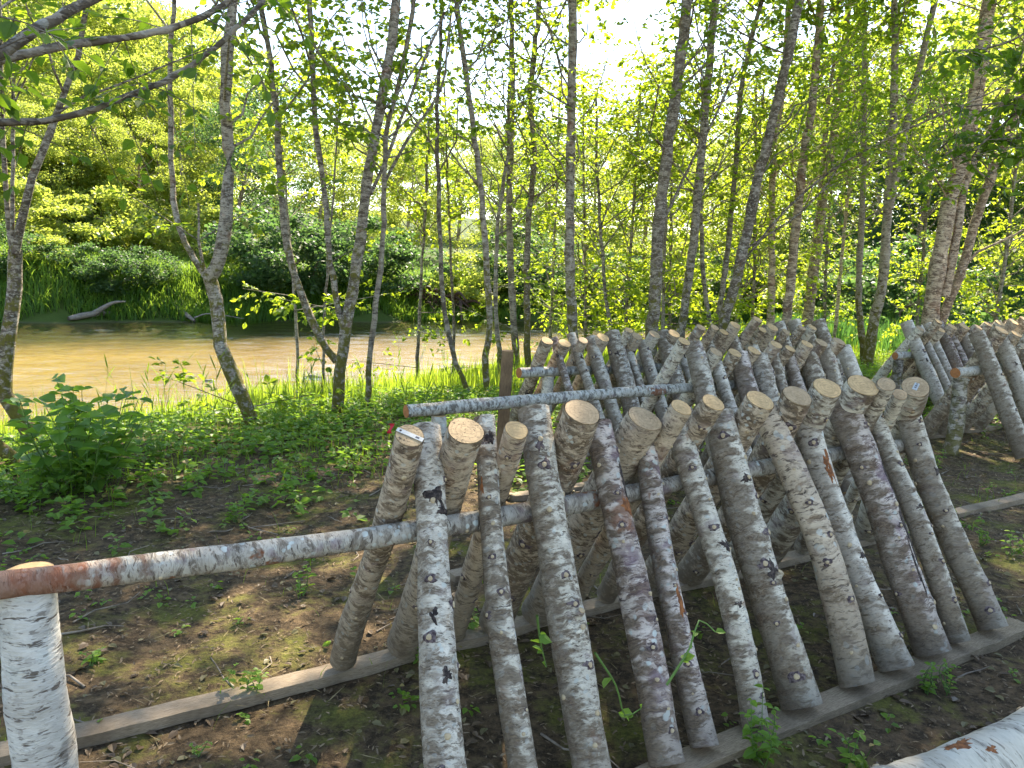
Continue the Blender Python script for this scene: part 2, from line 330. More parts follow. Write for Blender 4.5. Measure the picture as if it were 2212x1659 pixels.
so = bpy.data.objects.new('sun', sl); COL.objects.link(so)
sd = Vector((math.sin(SUN_AZ)*math.cos(SUN_EL), math.cos(SUN_AZ)*math.cos(SUN_EL), math.sin(SUN_EL)))
so.rotation_euler = sd.to_track_quat('Z', 'Y').to_euler(); so.location = (0, 0, 30)
SC.view_settings.view_transform = 'Standard'; SC.view_settings.look = 'None'; SC.view_settings.exposure = 1.95; SC.view_settings.gamma = 1
SC.view_settings.use_white_balance = True; SC.view_settings.white_balance_temperature = 7300; SC.view_settings.white_balance_tint = 12
SC.render.engine = 'CYCLES'; cy = SC.cycles; cy.max_bounces = 7; cy.diffuse_bounces = 4; cy.glossy_bounces = 3; cy.transmission_bounces = 5; cy.transparent_max_bounces = 8
cy.caustics_reflective = False; cy.caustics_refractive = False; cy.sample_clamp_indirect = 6; cy.use_denoising = True; cy.use_adaptive_sampling = True; cy.adaptive_threshold = .02
# ------------------------------------------------------------------ ground and river
def build_ground():
    def axis(c, lo, hi, n, k):
        u = np.linspace(-1, 1, n); s = np.sinh(u*k)/math.sinh(k); return np.where(s < 0, c+s*(c-lo), c+s*(hi-c))
    xs = axis(0.5, -320, 320, 430, 6.6); ys = axis(4, -60, 420, 430, 6.2); X, Y = np.meshgrid(xs, ys); Z = H(X, Y)
    V = np.stack([X, Y, Z], -1).reshape(-1, 3); n = len(xs); i = np.arange(len(ys)-1)[:, None]*n; j = np.arange(n-1)[None]
    F = np.stack([i+j, i+j+1, i+n+j+1, i+n+j], -1).reshape(-1, 4)
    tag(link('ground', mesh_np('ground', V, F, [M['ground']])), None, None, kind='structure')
    ts = np.concatenate([np.linspace(-70, -13, 24), np.arange(-12.5, 42, .11), np.linspace(43, 90, 24)]); os_ = np.arange(-31, -11, .085)[::-1]; T, O = np.meshgrid(ts, os_)
    X = NX*O+UX*T; Y = NY*O+UY*T; r = np.random.default_rng(5); Zw = np.zeros_like(T); patch = .45+.55*np.sin(T*.31+1.3*np.sin(O*.5))*np.sin(O*.43+T*.12+1)
    for k in range(26):
        wl = r.uniform(.35, 1.3); a_ = r.normal()*.75+1.4; kx, ky = math.cos(a_)*6.28/wl, math.sin(a_)*6.28/wl; Zw += .0023*wl**1.1*np.sin(T*kx+O*ky+r.uniform(0, 6.28)+.8*np.sin(T*.6+O*.35+k))
    Zw = -.8+Zw*(.35+.75*np.clip(patch, 0, 1)); n = len(ts); i = np.arange(len(os_)-1)[:, None]*n; j = np.arange(n-1)[None]
    tag(link('water', mesh_np('water', np.stack([X, Y, Zw], -1).reshape(-1, 3), np.stack([i+j, i+n+j, i+n+j+1, i+j+1], -1).reshape(-1, 4), [M['water']])), None, None, kind='structure')
build_ground()
# ------------------------------------------------------------------ logs
def make_log(name, base, top, r0, r1, barkm, label, cat='log', group=None, cutm='cut_fresh', base_cut=False, knots=6, hi=False, bend=.012, face=None, cutlabel=None, knotdir=None, seed=None, scars=(), stubs=()):
    lr = np.random.default_rng(seed if seed is not None else int(abs(base[0]*7919+base[1]*104729)*10) % 2**31)
    base = np.asarray(base, float); top = np.asarray(top, float); L = np.linalg.norm(top-base)
    sides, rings = (40, max(24, int(L/.016))) if hi else (20, max(10, int(L/.05)))
    z = np.linspace(0, L, rings); th = np.linspace(0, 2*np.pi, sides, endpoint=False)
    ph = lr.uniform(0, 6.28, 8); cx = bend*np.sin(z/L*np.pi*lr.uniform(.8, 1.6)+ph[0])-bend*math.sin(ph[0]); cy_ = bend*np.sin(z/L*np.pi*lr.uniform(.8, 1.8)+ph[1])-bend*math.sin(ph[1])
    cx -= cx[-1]*z/L; cy_ -= cy_[-1]*z/L
    R = (r0+(r1-r0)*z/L)[:, None]*np.ones(sides)[None]
    R = R*(1+.035*np.sin(z[:, None]*5.5+ph[6])+.03*np.exp(-z[:, None]/.08)+.025*np.sin(z[:, None]*9+2*th[None]+ph[2])+.02*np.sin(z[:, None]*17+3*th[None]+ph[3])+.018*np.sin(2*th[None]+ph[4])+.012*np.sin(z[:, None]*31-th[None]+ph[5]))
    R += lr.normal(size=R.shape)*r0*.006
    kn = []
    for k in range(knots):
        kz = L*(.05+.9*(k+lr.uniform(.15, .85))/knots); ka = (knotdir+lr.normal()*.8) if knotdir is not None else lr.uniform(0, 6.28); kr = lr.uniform(.10, .2)*r0
        dz = (z[:, None]-kz); da = (th[None]-ka+np.pi) % (2*np.pi)-np.pi
        R += .09*r0*np.exp(-(dz**2)/(2*(kr*1.6)**2)-(da*r0)**2/(2*(kr*1.5)**2)); kn.append((kz, ka, kr))
    A = Acc()
    V = np.stack([cx[:, None]+R*np.cos(th), cy_[:, None]+R*np.sin(th), z[:, None]+0*R], -1)
    i = np.arange(rings-1)[:, None]*sides; j = np.arange(sides)[None]; j2 = (j+1) % sides
    A.add(V.reshape(-1, 3), np.stack([i+j, i+j2, i+sides+j2, i+sides+j], -1).reshape(-1, 4))
    def disc(zz, ring, up, m):
        c = ring.mean(0)
        Vd = np.concatenate([c[None], ring]); T = np.stack([np.zeros(sides, int), 1+np.arange(sides), 1+(np.arange(sides)+1) % sides], -1)
        return Vd, (T if up else T[:, ::-1])
    Vd, T = disc(0, V[0], False, 0); A.add(Vd, None, T, 3)
    def surf(za, aa, h):
        za = np.clip(za, .002, L-.002); fi = za/L*(rings-1); zi = np.minimum(fi.astype(int), rings-2); fz = (fi-zi)[..., None]; fa = (aa % (2*np.pi))/(2*np.pi)*sides; ai = fa.astype(int) % sides; fa = (fa-np.floor(fa))[..., None]; aj = (ai+1) % sides
        p = (V[zi, ai]*(1-fa)+V[zi, aj]*fa)*(1-fz)+(V[zi+1, ai]*(1-fa)+V[zi+1, aj]*fa)*fz
        ax_ = np.stack([cx[zi]+0*za, cy_[zi]+0*za, p[..., 2]], -1); return p+norm(p-ax_)*h
    def smudge(kz, ka, rz, ra, h, m, n=16, irr=.22):
        th_ = np.linspace(0, 2*np.pi, n, endpoint=False); w_ = 1+irr*(lr.normal(size=n)*.6+np.sin(3*th_+lr.uniform(0, 6))*.7); rl = []
        for f, hh in ((1., -.0004), (.93, h), (.5, h*1.2)):
            rl.append(surf(kz+np.sin(th_)*rz*w_*f, ka+np.cos(th_)*ra*w_*f/r0, hh))
        Vk = np.concatenate(rl+[surf(np.array([kz]), np.array([ka]), h*1.2)]); q = np.arange(n); q2 = (q+1) % n
        A.add(Vk, np.concatenate([np.stack([q, q2, n+q2, n+q], -1), np.stack([n+q, n+q2, 2*n+q2, 2*n+q], -1)]), np.stack([np.full(n, 3*n), 2*n+q, 2*n+q2], -1), m)
    for kz, ka, kr in kn:
        if lr.uniform() < .5: smudge(kz, ka, kr*lr.uniform(1.2, 1.7), kr*lr.uniform(1.5, 2.6), .0012, 2)
        smudge(kz, ka, kr*.85, kr*.8, .0035, 1, 12, .10)
    for sz, sa, sl_, sr in stubs:
        zi = int(sz*(rings-1)); p = V[zi, int((sa % (2*np.pi))/(2*np.pi)*sides) % sides]; d = np.array([math.cos(sa), math.sin(sa), .55]); d /= np.linalg.norm(d); sr = sr*r0
        A.tube(np.array([p-d*.03, p-d*.005, p+d*sl_*.6, p+d*sl_]), np.array([sr*1.5, sr*1.25, sr, sr*.95]), 12, 0, False); A.tube(np.array([p+d*(sl_-.001), p+d*(sl_+.001)]), np.array([sr*.93, sr*.9]), 12, 1)
    for sz, sa, rz, ra, m_ in scars: smudge(sz*L, sa, rz, ra, .0016, m_, 26, .42)
    cm = M[cutm]
    o = link(name, None); o.empty_display_size = .1; link('bark', A.mesh('bark', [barkm, M['knot_wood'], M['knot_ring'], cm, M['rust_bark'], M['black_scar']]), o)
    zax = Vector((top-base)/L); q = zax.to_track_quat('Z', 'Y'); o.rotation_mode = 'QUATERNION'; o.rotation_quaternion = q; o.location = base
    tag(o, label, cat, group)
    def cutdisc(ring, up, nm):
        c = ring.mean(0); s = 1 if up else -1
        r2 = c+(ring-c)*.955; r2[:, 2] += s*.0012; r1 = c+(ring-c)*.55; r1[:, 2] += s*.0022; cc = c.copy(); cc[2] += s*.0026
        rb = c+(ring-c)*.955; rb[:, 2] -= s*.003
        Vc = np.concatenate([rb, r2, r1, cc[None]]); q = np.arange(sides); q2 = (q+1) % sides
        Q = np.concatenate([np.stack([q, q2, sides+q2, sides+q], -1), np.stack([sides+q, sides+q2, 2*sides+q2, 2*sides+q], -1)]); T = np.stack([np.full(sides, 3*sides), 2*sides+q, 2*sides+q2], -1)
        if not up: Q = Q[:, ::-1]; T = T[:, ::-1]
        B = Acc(); B.add(Vc, Q, T); return link('cut_end', B.mesh('cut_end', [cm], False), o)
    # bark rim closes the top
    B2 = cutdisc(V[-1], True, 'cut_end')
    if cutlabel: B2['label'] = cutlabel
    if base_cut: cutdisc(V[0], False, 'cut_end')
    return o
ORD = ['first', 'second', 'third', 'fourth', 'fifth', 'sixth', 'seventh', 'eighth', 'ninth', 'tenth', 'eleventh', 'twelfth', 'thirteenth', 'fourteenth', 'fifteenth', 'sixteenth', 'seventeenth', 'eighteenth', 'nineteenth', 'twentieth']
class Row:
    def __init__(s, mid, half, hr, rr=.042):
        s.mid, s.half, s.hr, s.rr = mid, half, hr, rr
    def frame(s, side, rl):
        """side +1: stands on the front board leaning back; -1: stands on the back board leaning forward"""
        b = np.array([s.mid+side*s.half, .06]); c = np.array([s.mid, s.hr]); d = c-b; d /= np.linalg.norm(d)
        nrm = np.array([side*abs(d[1]), abs(d[0])]); p = c+nrm*(s.rr+rl); dd = p-b; dd /= np.linalg.norm(dd); return b, dd
    def pick(s, px, py, side, rl):
        b, dd = s.frame(side, rl); n2 = np.array([-dd[1], dd[0]])
        n3 = np.array([NX*n2[0], NY*n2[0], n2[1]]); p = hit_plane(px, py, row_pt(b[0], 0, b[1]), n3)
        off = p[0]*NX+p[1]*NY; return tcoord(p), np.dot(np.array([off, p[2]])-b, dd)
    def pos(s, t, sl, side, rl):
        b, dd = s.frame(side, rl); q = b+dd*sl; return row_pt(q[0], t, q[1])
ROW1 = Row((-2.723-1.632)/2, .545, .778, .034); ROW2 = Row(-3.86, .52, .778); ROW3 = Row(-5.45, .52, .70)
DBG = []
SCARS = {0: [(.80, 1.75, .030, .036, 5), (.765, 2.3, .016, .03, 5), (.50, 1.3, .022, .014, 5), (.36, 1.9, .018, .016, 5)], 1: [(.93, 1.7, .02, .02, 5), (.80, .7, .03, .006, 4)], 2: [(.88, 1.3, .022, .014, 2), (.82, 1.5, .02, .016, 2)], 3: [(.80, 2.5, .05, .022, 5), (.72, 2.1, .035, .026, 4)], 4: [(.42, 1.9, .045, .012, 4)], 5: [(.55, 1.9, .018, .022, 5), (.36, 1.5, .01, .016, 5)],
  6: [(.74, 1.6, .016, .022, 5), (.42, 1.7, .03, .03, 5)], 8: [(.76, 1.45, .055, .018, 4), (.72, 1.35, .03, .012, 4), (.40, 1.8, .012, .024, 5)], 9: [(.45, 1.9, .14, .016, 5), (.60, 2.1, .10, .02, 5), (.30, 1.6, .10, .007, 5)], 10: [(.52, 1.6, .012, .02, 5)], 11: [(.62, 1.7, .02, .024, 5), (.93, 2.0, .02, .02, 4)]}
def dist(p): return float(np.dot(p-CAM, _F))
GF, GB = 'logs leaning away from the camera over a rail', 'logs leaning towards the camera over a rail'
# front logs of the nearest row: (bottom px, top px, width px bottom, top, bark, label)
F1 = [((969, 1659), (918, 922), 91, 62, 'bark_white', 'thick white log with a dark scar near its top, leftmost of those leaning away'),
 ((1136, 1659), (1046, 903), 64, 46, 'bark_mid', 'slim white log with brown-ringed knots, second from the left of the nearest leaning away'),
 ((1277, 1659), (1152, 885), 86, 70, 'bark_mid', 'thick grey-banded log with a line of pale pruned knots, third nearest leaning log'),
 ((1440, 1650), (1290, 915), 78, 62, 'bark_scaly', 'purplish scaly log with a rusty patch near the top, fourth nearest leaning log'),
 ((1524, 1622), (1392, 940), 57, 46, 'bark_scaly', 'slim purple-brown log with many small knots, fifth nearest leaning log'),
 ((1640, 1588), (1464, 918), 60, 50, 'bark_mid', 'slim grey log with weeds at its foot, sixth nearest leaning log'),
 ((1735, 1534), (1552, 893), 86, 66, 'bark_mid', 'thick blotchy log with an eye-like knot halfway up, seventh nearest leaning log'),
 ((1855, 1484), (1650, 885), 72, 60, 'bark_back', 'grey-brown wavy log with a bump above its foot, eighth nearest leaning log'),
 ((1938, 1445), (1730, 880), 70, 56, 'bark_white', 'pale log with a torn rust-brown bark patch high up, ninth nearest leaning log'),
 ((2018, 1414), (1805, 850), 74, 62, 'bark_scaly', 'dark log with cracked peeling bark along its right side, tenth nearest leaning log'),
 ((2072, 1388), (1875, 868), 46, 40, 'bark_mid', 'thin bent log, eleventh nearest leaning log and last but one of the row'),
 ((2150, 1368), (1945, 836), 60, 46, 'bark_mid', 'pale log with a cut side stub low down, rightmost leaning away in the nearest row')]
for k, (b, tp, wb, wt, bm, lab) in enumerate(F1):
    rt = .05
    for _ in range(3):
        tb, sb = ROW1.pick(*b, 1, rt); tt, st = ROW1.pick(*tp, 1, rt); pb = ROW1.pos(tb, max(sb, 0) if k > 3 else sb, 1, rt); pt = ROW1.pos(tt, st, 1, rt)
        r_b = wb/2*dist(pb)/FP; r_t = wt/2*dist(pt)/FP; rt = (r_b+r_t)/2
    DBG.append(('F', k, round(tb, 2), round(sb, 2), round(tt, 2), round(st, 2), round(r_b, 3), round(r_t, 3)))
    if sb > .0 and k < 4:   # continue to the board below the frame
        pb2 = ROW1.pos(tb-(tt-tb)/(st-sb)*sb, 0, 1, rt); r_b *= 1.02
    elif k < 4: pb2 = pb
    else: pb2 = ROW1.pos(tb, 0, 1, rt)
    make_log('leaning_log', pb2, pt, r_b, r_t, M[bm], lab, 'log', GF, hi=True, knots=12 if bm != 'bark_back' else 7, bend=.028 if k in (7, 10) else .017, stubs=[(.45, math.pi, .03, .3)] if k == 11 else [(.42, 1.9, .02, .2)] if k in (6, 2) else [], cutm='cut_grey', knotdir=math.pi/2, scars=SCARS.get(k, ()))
B1 = [((885, 941), (737, 1435), 65, 'cut_mould', 'log with a narrow metal tag across its cut top, leftmost of the nearest row'),
 ((1006, 930), (866, 1404), 80, 'cut_mould', 'thick log with black mould speckling its cut top, beside the tagged leftmost log'),
 ((1116, 929), (975, 1385), 54, 'cut_fresh', 'slim log with clear growth rings, right of the black-speckled cut top'),
 ((1258, 890), (1062, 1360), 84, 'cut_grey', 'thickest log of the left half with a heart crack in its grey-tan cut top'),
 ((1393, 905), (1153, 1335), 80, 'cut_grey', 'strongly tilted thick log with a smooth brown-grey cut top, below the pale pole'),
 ((1472, 880), (1235, 1300), 50, 'cut_fresh', 'slim log with a yellow cut top just below the right end of the pale pole'),
 ((1541, 869), (1310, 1285), 52, 'cut_fresh', 'log with a small orange-tan cut top, seventh cut top of the nearest row'),
 ((1642, 864), (1400, 1262), 66, 'cut_fresh', 'thick log with a bright orange-tan oval cut top, eighth of the nearest row'),
 ((1723, 855), (1490, 1240), 66, 'cut_grey', 'thick log with a rough-edged speckled cut top, ninth of the nearest row'),
 ((1787, 838), (1570, 1220), 64, 'cut_fresh', 'log with a smooth orange cut top, tenth of the nearest row'),
 ((1864, 832), (1655, 1199), 72, 'cut_fresh', 'thick log with a wide tan cut top, eleventh of the nearest row'),
 ((1915, 830), (1735, 1180), 40, 'cut_grey', 'slim grey log with a small cut top near the right end of the nearest row'),
 ((1944, 852), (1800, 1165), 30, 'cut_grey', 'thinnest log leaning low beside the tagged log at the right end of the nearest row'),
 ((1978, 836), (1870, 1150), 56, 'cut_grey', 'log with a small white tag on its shaded cut top, far right of nearest row')]
tops1 = []
for k, (tp, b, wd, cm, lab) in enumerate(B1):
    rt = .05
    for _ in range(3):
        tb, sb = ROW1.pick(*b, -1, rt); tt, st = ROW1.pick(*tp, -1, rt); pt = ROW1.pos(tt, st, -1, rt); rt = wd/2*dist(pt)/FP
    DBG.append(('B', k, round(tb, 2), round(sb, 2), round(tt, 2), round(st, 2), round(rt, 3)))
    pb = ROW1.pos(tb, 0, -1, rt)
    tops1.append(make_log('leaning_log', pb, pt, rt*1.08, rt, M['bark_back'] if k < 9 else M['bark_mid'], lab, 'log', GB, cm, hi=True, knots=7, knotdir=-math.pi/2, cutlabel='mould-speckled cut end' if cm == 'cut_mould' else None))
# metal tags
def make_tag(logo, w_, h_, ang, lab, marks):
    A = Acc()
    def box(B, x0, x1, y0, y1, z0, z1, m=0):
        V = np.array([(x, y, z) for z in (z0, z1) for y in (y0, y1) for x in (x0, x1)]); B.add(V, np.array([[0, 2, 3, 1], [4, 5, 7, 6], [0, 1, 5, 4], [2, 6, 7, 3], [0, 4, 6, 2], [1, 3, 7, 5]]), None, m)
    box(A, -w_/2, w_/2, -h_/2, h_/2, 0, .0015)
    for mx, mw in marks: box(A, mx, mx+mw, -h_*.22, h_*.22, .0015, .0018, 1)
    o = link('metal_tag', A.mesh('metal_tag', [M['tag'], M['tag_mark']], False)); bpy.context.view_layer.update()
    L = max(v.co.z for v in logo.children[0].data.vertices)
    o.matrix_world = logo.matrix_world @ Matrix.Translation((0, 0, L+.0035)) @ Matrix.Rotation(ang, 4, 'Z'); tag(o, lab, 'tag')
    nl = Acc(); nl.tube(np.array([[0, 0, 0], [0, 0, .002]])+np.array([w_*.36, 0, .001]), np.array([.004, .003]), 10); link('nail', nl.mesh('nail', [M['knot_ring']]), o)
# ------------------------------------------------------------------ rails, boards, posts
def rail(row, t0, t1, r, lab, z0=0, z1=0, name='rail_log', bm='bark_rail', off0=0, off1=0, hi=True):
    return make_log(name, row_pt(row.mid+off0, t0, row.hr+z0), row_pt(row.mid+off1, t1, row.hr+z1), r, r*.93, M[bm], lab, 'rail', 'pole rails carrying the leaning logs', 'cut_red', True, 5, hi, bend=.02)
def tv(px, py, off):
    p = hit_plane(px, py, row_pt(off, 0, 0), np.array([NX, NY, 0])); return tcoord(p), p[2]
t1a = tv(-60, 1250, ROW1.mid)[0]; t1b = tv(1990, 1000, ROW1.mid)[0]
rail(ROW1, t1a, t1b, .036, 'long lichen-white pole with red inner bark showing at its left end, carrying the nearest row', bm='bark_redrail')
t2a = tv(877, 884, ROW2.mid)[0]; t2m = tv(1486, 853, ROW2.mid)[0]; t2b = tv(1850, 850, ROW2.mid)[0]
rail(ROW2, t2a, t2b, .037, 'pale pole jutting out left behind the nearest row, with a reddish sawn left end')
t3a = tv(1121, 805, ROW3.mid)[0]; t3b = tv(1790, 780, ROW3.mid)[0]
rail(ROW3, t3a, t3b, .042, 'darker pole jutting out left from the farthest row beside the square post')
def board(off, t0, t1, lab, wd=.09, th=.04, z=.035, m='plank'):
    n = max(6, int((t1-t0)/.08)); t = np.linspace(0, t1-t0, n); A = Acc(); jit = rng.normal(size=(n, 2))*.0012
    V = []
    for i in range(n):
        zz = z+float(H(*row_pt(off, t0+t[i], 0)[:2]))*.3
        for (a, c) in ((-wd/2, -th), (wd/2, -th), (wd/2, 0), (-wd/2, 0)): V.append((t[i], a+jit[i, 0], zz+c+jit[i, 1]))
    V = np.array(V); i = np.arange(n-1)[:, None]*4; j = np.arange(4)[None]; j2 = (j+1) % 4
    Q = np.stack([i+j, i+4+j, i+4+j2, i+j2], -1).reshape(-1, 4); Q = np.concatenate([Q, [[0, 1, 2, 3], [4*n-1, 4*n-2, 4*n-3, 4*n-4]]]); A.add(V, Q)
    o = link('plank', A.mesh('plank', [M[m]], False)); o.location = row_pt(off, t0, 0); o.rotation_euler = (0, 0, math.pi/2-YAW)
    tag(o, lab, 'plank', 'planks under the feet of the leaning logs'); return o
bk = lambda r: r.mid-r.half; fr = lambda r: r.mid+r.half
tA = tv(2000, 1120, bk(ROW1))[0]
board(bk(ROW1), tv(-40, 1640, bk(ROW1))[0], tA, 'long weathered plank running from the lower left under the cut-topped logs of the nearest row')
board(fr(ROW1), tv(1400, 1675, fr(ROW1))[0]-1.2, tv(2205, 1352, fr(ROW1))[0], 'weathered plank under the feet of the nearest leaning logs, lower right', wd=.105, m='plank_dirty')
board(bk(ROW1)-.03, tv(2068, 1105, bk(ROW1))[0], tv(2068, 1105, bk(ROW1))[0]+2.6, 'bare plank lying on dark soil at the right edge of the picture')
board(fr(ROW2), tv(975, 1227, fr(ROW2))[0], tv(1990, 1040, fr(ROW2))[0], 'plank seen between the nearest logs, under the front feet of the second row')
board(bk(ROW2), tv(1100, 1080, bk(ROW2))[0], tv(1850, 960, bk(ROW2))[0], 'plank under the back feet of the second row, glimpsed between the logs')
tR2 = tv(2013, 933, bk(ROW2))[0]
board(bk(ROW2), tR2-.1, tR2+4, 'plank under the back feet of the right-hand rack behind its end post')
board(fr(ROW2), tR2+.25, tR2+4, 'plank end at the right edge under the right-hand rack')
board(fr(ROW3), t3a, t3b, 'plank under the front feet of the farthest row'); 
def post(row, t, r, lab, bm='bark_tree', dz=0, off=0, lean=0., knots=4, hi=True, base=-.12):
    return make_log('support_post', row_pt(row.mid+off, t-lean, base), row_pt(row.mid+off, t, row.hr-row.rr*.9+dz), r*1.12, r, M[bm], lab, 'post', 'upright posts under the rail ends', 'cut_fresh', knots=knots, hi=hi)
tp0 = tv(60, 1255, ROW1.mid)[0]
post(ROW1, tp0, .066, 'stout white birch stump post standing at the lower left corner under the nearest rail', 'bark_post', .036, off=-.044, lean=-.02)
post(ROW2, tv(948, 905, ROW2.mid)[0], .045, 'mottled post under the left end of the pale pole, behind the first nearest log', 'bark_rail', lean=.03)
post(ROW3, tv(1183, 850, ROW3.mid)[0], .05, 'white banded post under the left end of the farthest rail', 'bark_white', lean=.03)
pB = tv(2078, 790, ROW2.mid); post(ROW2, pB[0], .062, 'mossy white post topped by a sawn rail end, right of the gap between racks', 'bark_postmoss', lean=.03)
pA = tv(1944, 750, ROW3.mid); post(ROW3, pA[0], .06, 'spotted post at the left end of the far right-hand rack', 'bark_tree', lean=.02)
rail(ROW2, pB[0]-.10, pB[0]+4.5, .045, 'rail with a round red-brown sawn end on the mossy post at the right')
rail(ROW3, pA[0]-.08, pA[0]+6.5, .042, 'rail with a dark split end on the spotted post of the far right-hand rack')
DBG.append(('rails', t1a, t1b, t2a, t2b, t3a, t3b, tR2, pB, pA))
# ------------------------------------------------------------------ generic rows from the picked tops
def fill_row(row, tops, side, labf, seed, hi=False):
    r_ = random.Random(seed)
    for k, (px, py, wd) in enumerate(tops):
        rt = .045
        for _ in range(3):
            tt, st = row.pick(px, py, side, rt); pt = row.pos(tt, st, side, rt); rt = wd/2*dist(pt)/FP
        st = min(max(st, 1.02), 1.34); rt = min(max(rt, .03), .075); pt = row.pos(tt, st, side, rt)
        lean = r_.uniform(-.02, .07)*(1)
        DBG.append(('R', round(row.mid, 2), side, k, round(tt, 2), round(st, 2), round(rt, 3)))
        pb = row.pos(tt-lean, 0, side, rt)
        bm = r_.choice(['bark_mid', 'bark_white', 'bark_scaly', 'bark_mid'] if side == 1 else ['bark_back', 'bark_back', 'bark_mid'])
        make_log('leaning_log', pb, pt, rt*1.08, rt, M[bm], labf(k), 'log', GF if side == 1 else GB, r_.choice(['cut_fresh', 'cut_fresh', 'cut_grey']), knots=5, hi=hi, bend=.01, knotdir=side*math.pi/2, scars=[(r_.uniform(.5, .9), side*math.pi/2+r_.uniform(-.8, .8), r_.uniform(.01, .03), r_.uniform(.01, .03), 5)] if r_.random() < .5 else ())
fill_row(ROW2, [(1478, 737, 28), (1547, 760, 31), (1588, 762, 30), (1629, 757, 30), (1677, 744, 27), (1707, 753, 24), (1744, 743, 27), (1775, 740, 29), (1813, 737, 30)], -1, lambda k: f'log with cut top facing the camera, {ORD[k]} from the left in the middle row', 5, True)
fill_row(ROW2, [(1497, 745, 42), (1546, 785, 28), (1594, 765, 42), (1636, 768, 46), (1671, 770, 26), (1702, 768, 28), (1742, 758, 38), (1776, 748, 38), (1821, 750, 32)], 1, lambda k: f'white banded log leaning away, {ORD[k]} from the left in the middle row', 6, True)
fill_row(ROW3, [(1182, 736, 28), (1220, 741, 28), (1260, 735, 24), (1303, 729, 30), (1359, 713, 20), (1376, 726, 26), (1414, 722, 27), (1456, 720, 28), (1514, 707, 22), (1544, 707, 20), (1564, 717, 23), (1589, 702, 24), (1637, 690, 22), (1647, 712, 20), (1669, 707, 27), (1698, 716, 20), (1733, 708, 19), (1755, 707, 20)], -1, lambda k: f'log with cut top facing the camera, {ORD[k]} from the left in the farthest row', 8)
fill_row(ROW3, [(1197, 731, 17), (1233, 722, 20), (1275, 730, 28), (1321, 719, 36), (1354, 750, 21), (1387, 738, 26), (1430, 718, 36), (1464, 740, 24), (1497, 730, 24), (1526, 726, 22), (1581, 722, 44), (1612, 716, 24), (1648, 706, 24), (1681, 698, 25), (1715, 694, 28), (1742, 705, 19), (1773, 690, 40)], 1, lambda k: f'white log leaning away, {ORD[k]} from the left in the farthest row', 9)
RB_c = [(2164, 713, 34), (2196, 721, 26), (2240, 708, 34), (2290, 702, 30), (2345, 700, 32)]
RB_f = [(2116, 717, 44), (2160, 728, 34), (2200, 735, 22), (2238, 720, 34), (2290, 716, 38), (2340, 712, 34)]
fill_row(ROW2, RB_c, -1, lambda k: f'log showing its cut top, {ORD[k]} from the left in the nearer right-hand rack', 10, True)
fill_row(ROW2, RB_f, 1, lambda k: f'log leaning away, {ORD[k]} from the left in the nearer right-hand rack', 11, True)
fill_row(ROW3, [(1988, 710, 20), (2028, 694, 18), (2032, 712, 21), (2057, 705, 24), (2082, 704, 27), (2112, 706, 20), (2134, 700, 18), (2161, 698, 24), (2188, 694, 26), (2215, 690, 24), (2245, 688, 24), (2275, 686, 24)], -1, lambda k: f'log showing its cut top, {ORD[k]} from the left in the farther right-hand rack', 12)
fill_row(ROW3, [(1962, 694, 34), (1984, 705, 16), (2002, 700, 18), (2024, 697, 26), (2046, 708, 16), (2072, 700, 28), (2098, 706, 18), (2126, 700, 24), (2150, 696, 24), (2176, 692, 22), (2202, 690, 24), (2230, 690, 24), (2260, 688, 24)], 1, lambda k: f'log leaning away, {ORD[k]} from the left in the farther right-hand rack', 13)
make_tag(tops1[0], .085, .017, 2.45, 'narrow pale metal tag nailed across the cut top of the leftmost log', [(-.03, .012)])
make_tag(tops1[13], .045, .022, 1.2, 'small white tag on the shaded cut top at the right end of the nearest row', [(-.01, .006), (.0, .008)])
# big log in the lower right corner: the rail of a nearer row
pL0, pL1 = (hit_plane(x_, y_, np.array([0, 0, .095]), np.array([0, 0, 1.])) for x_, y_ in ((1924, 1736), (2250, 1592)))
make_log('birch_log', pL0+(pL0-pL1)*.5, pL1+(pL1-pL0)*1.6, .105, .095, M['bark_corner'], 'large pale birch log with an orange bark scar lying across the lower right corner', 'log', None, knots=5, hi=True, knotdir=math.pi/2, scars=[(.30, 1.3, .05, .022, 4), (.33, 1.9, .02, .012, 4)])
# square post, flag
def square_post():
    pb = at(1085, 948, 5.2); zb = float(H(pb[0], pb[1])); s = 13*5.2/FP; pt = at(1097, 757, 5.2); A = Acc(); n = 12; V = []
    for i in range(n):
        z = zb-.1+(pt[2]-zb+.1)*i/(n-1); sh = (z-pb[2])/(pt[2]-pb[2]) if i else 0; x = pb[0]+(pt[0]-pb[0])*sh
        e = 1 if i < n-1 else .94
        for a, c in ((-1, -1), (-.8, -1.05), (.8, -1.05), (1, -1), (1, 1), (.8, 1.05), (-.8, 1.05), (-1, 1)): V.append((x+a*s*e, pb[1]+c*s*e, z))
    i = np.arange(n-1)[:, None]*8; j = np.arange(8)[None]; j2 = (j+1) % 8; V = np.array(V)
    A.add(V, np.stack([i+j, i+j2, i+8+j2, i+8+j], -1).reshape(-1, 4)); A.add(V[-8:], [[0, 1, 2, 3], [0, 3, 4, 7], [4, 5, 6, 7]])
    tag(link('wooden_post', A.mesh('wooden_post', [M['plank_post']], False)), 'square brown wooden post standing behind the pale pole', 'post')
square_post()
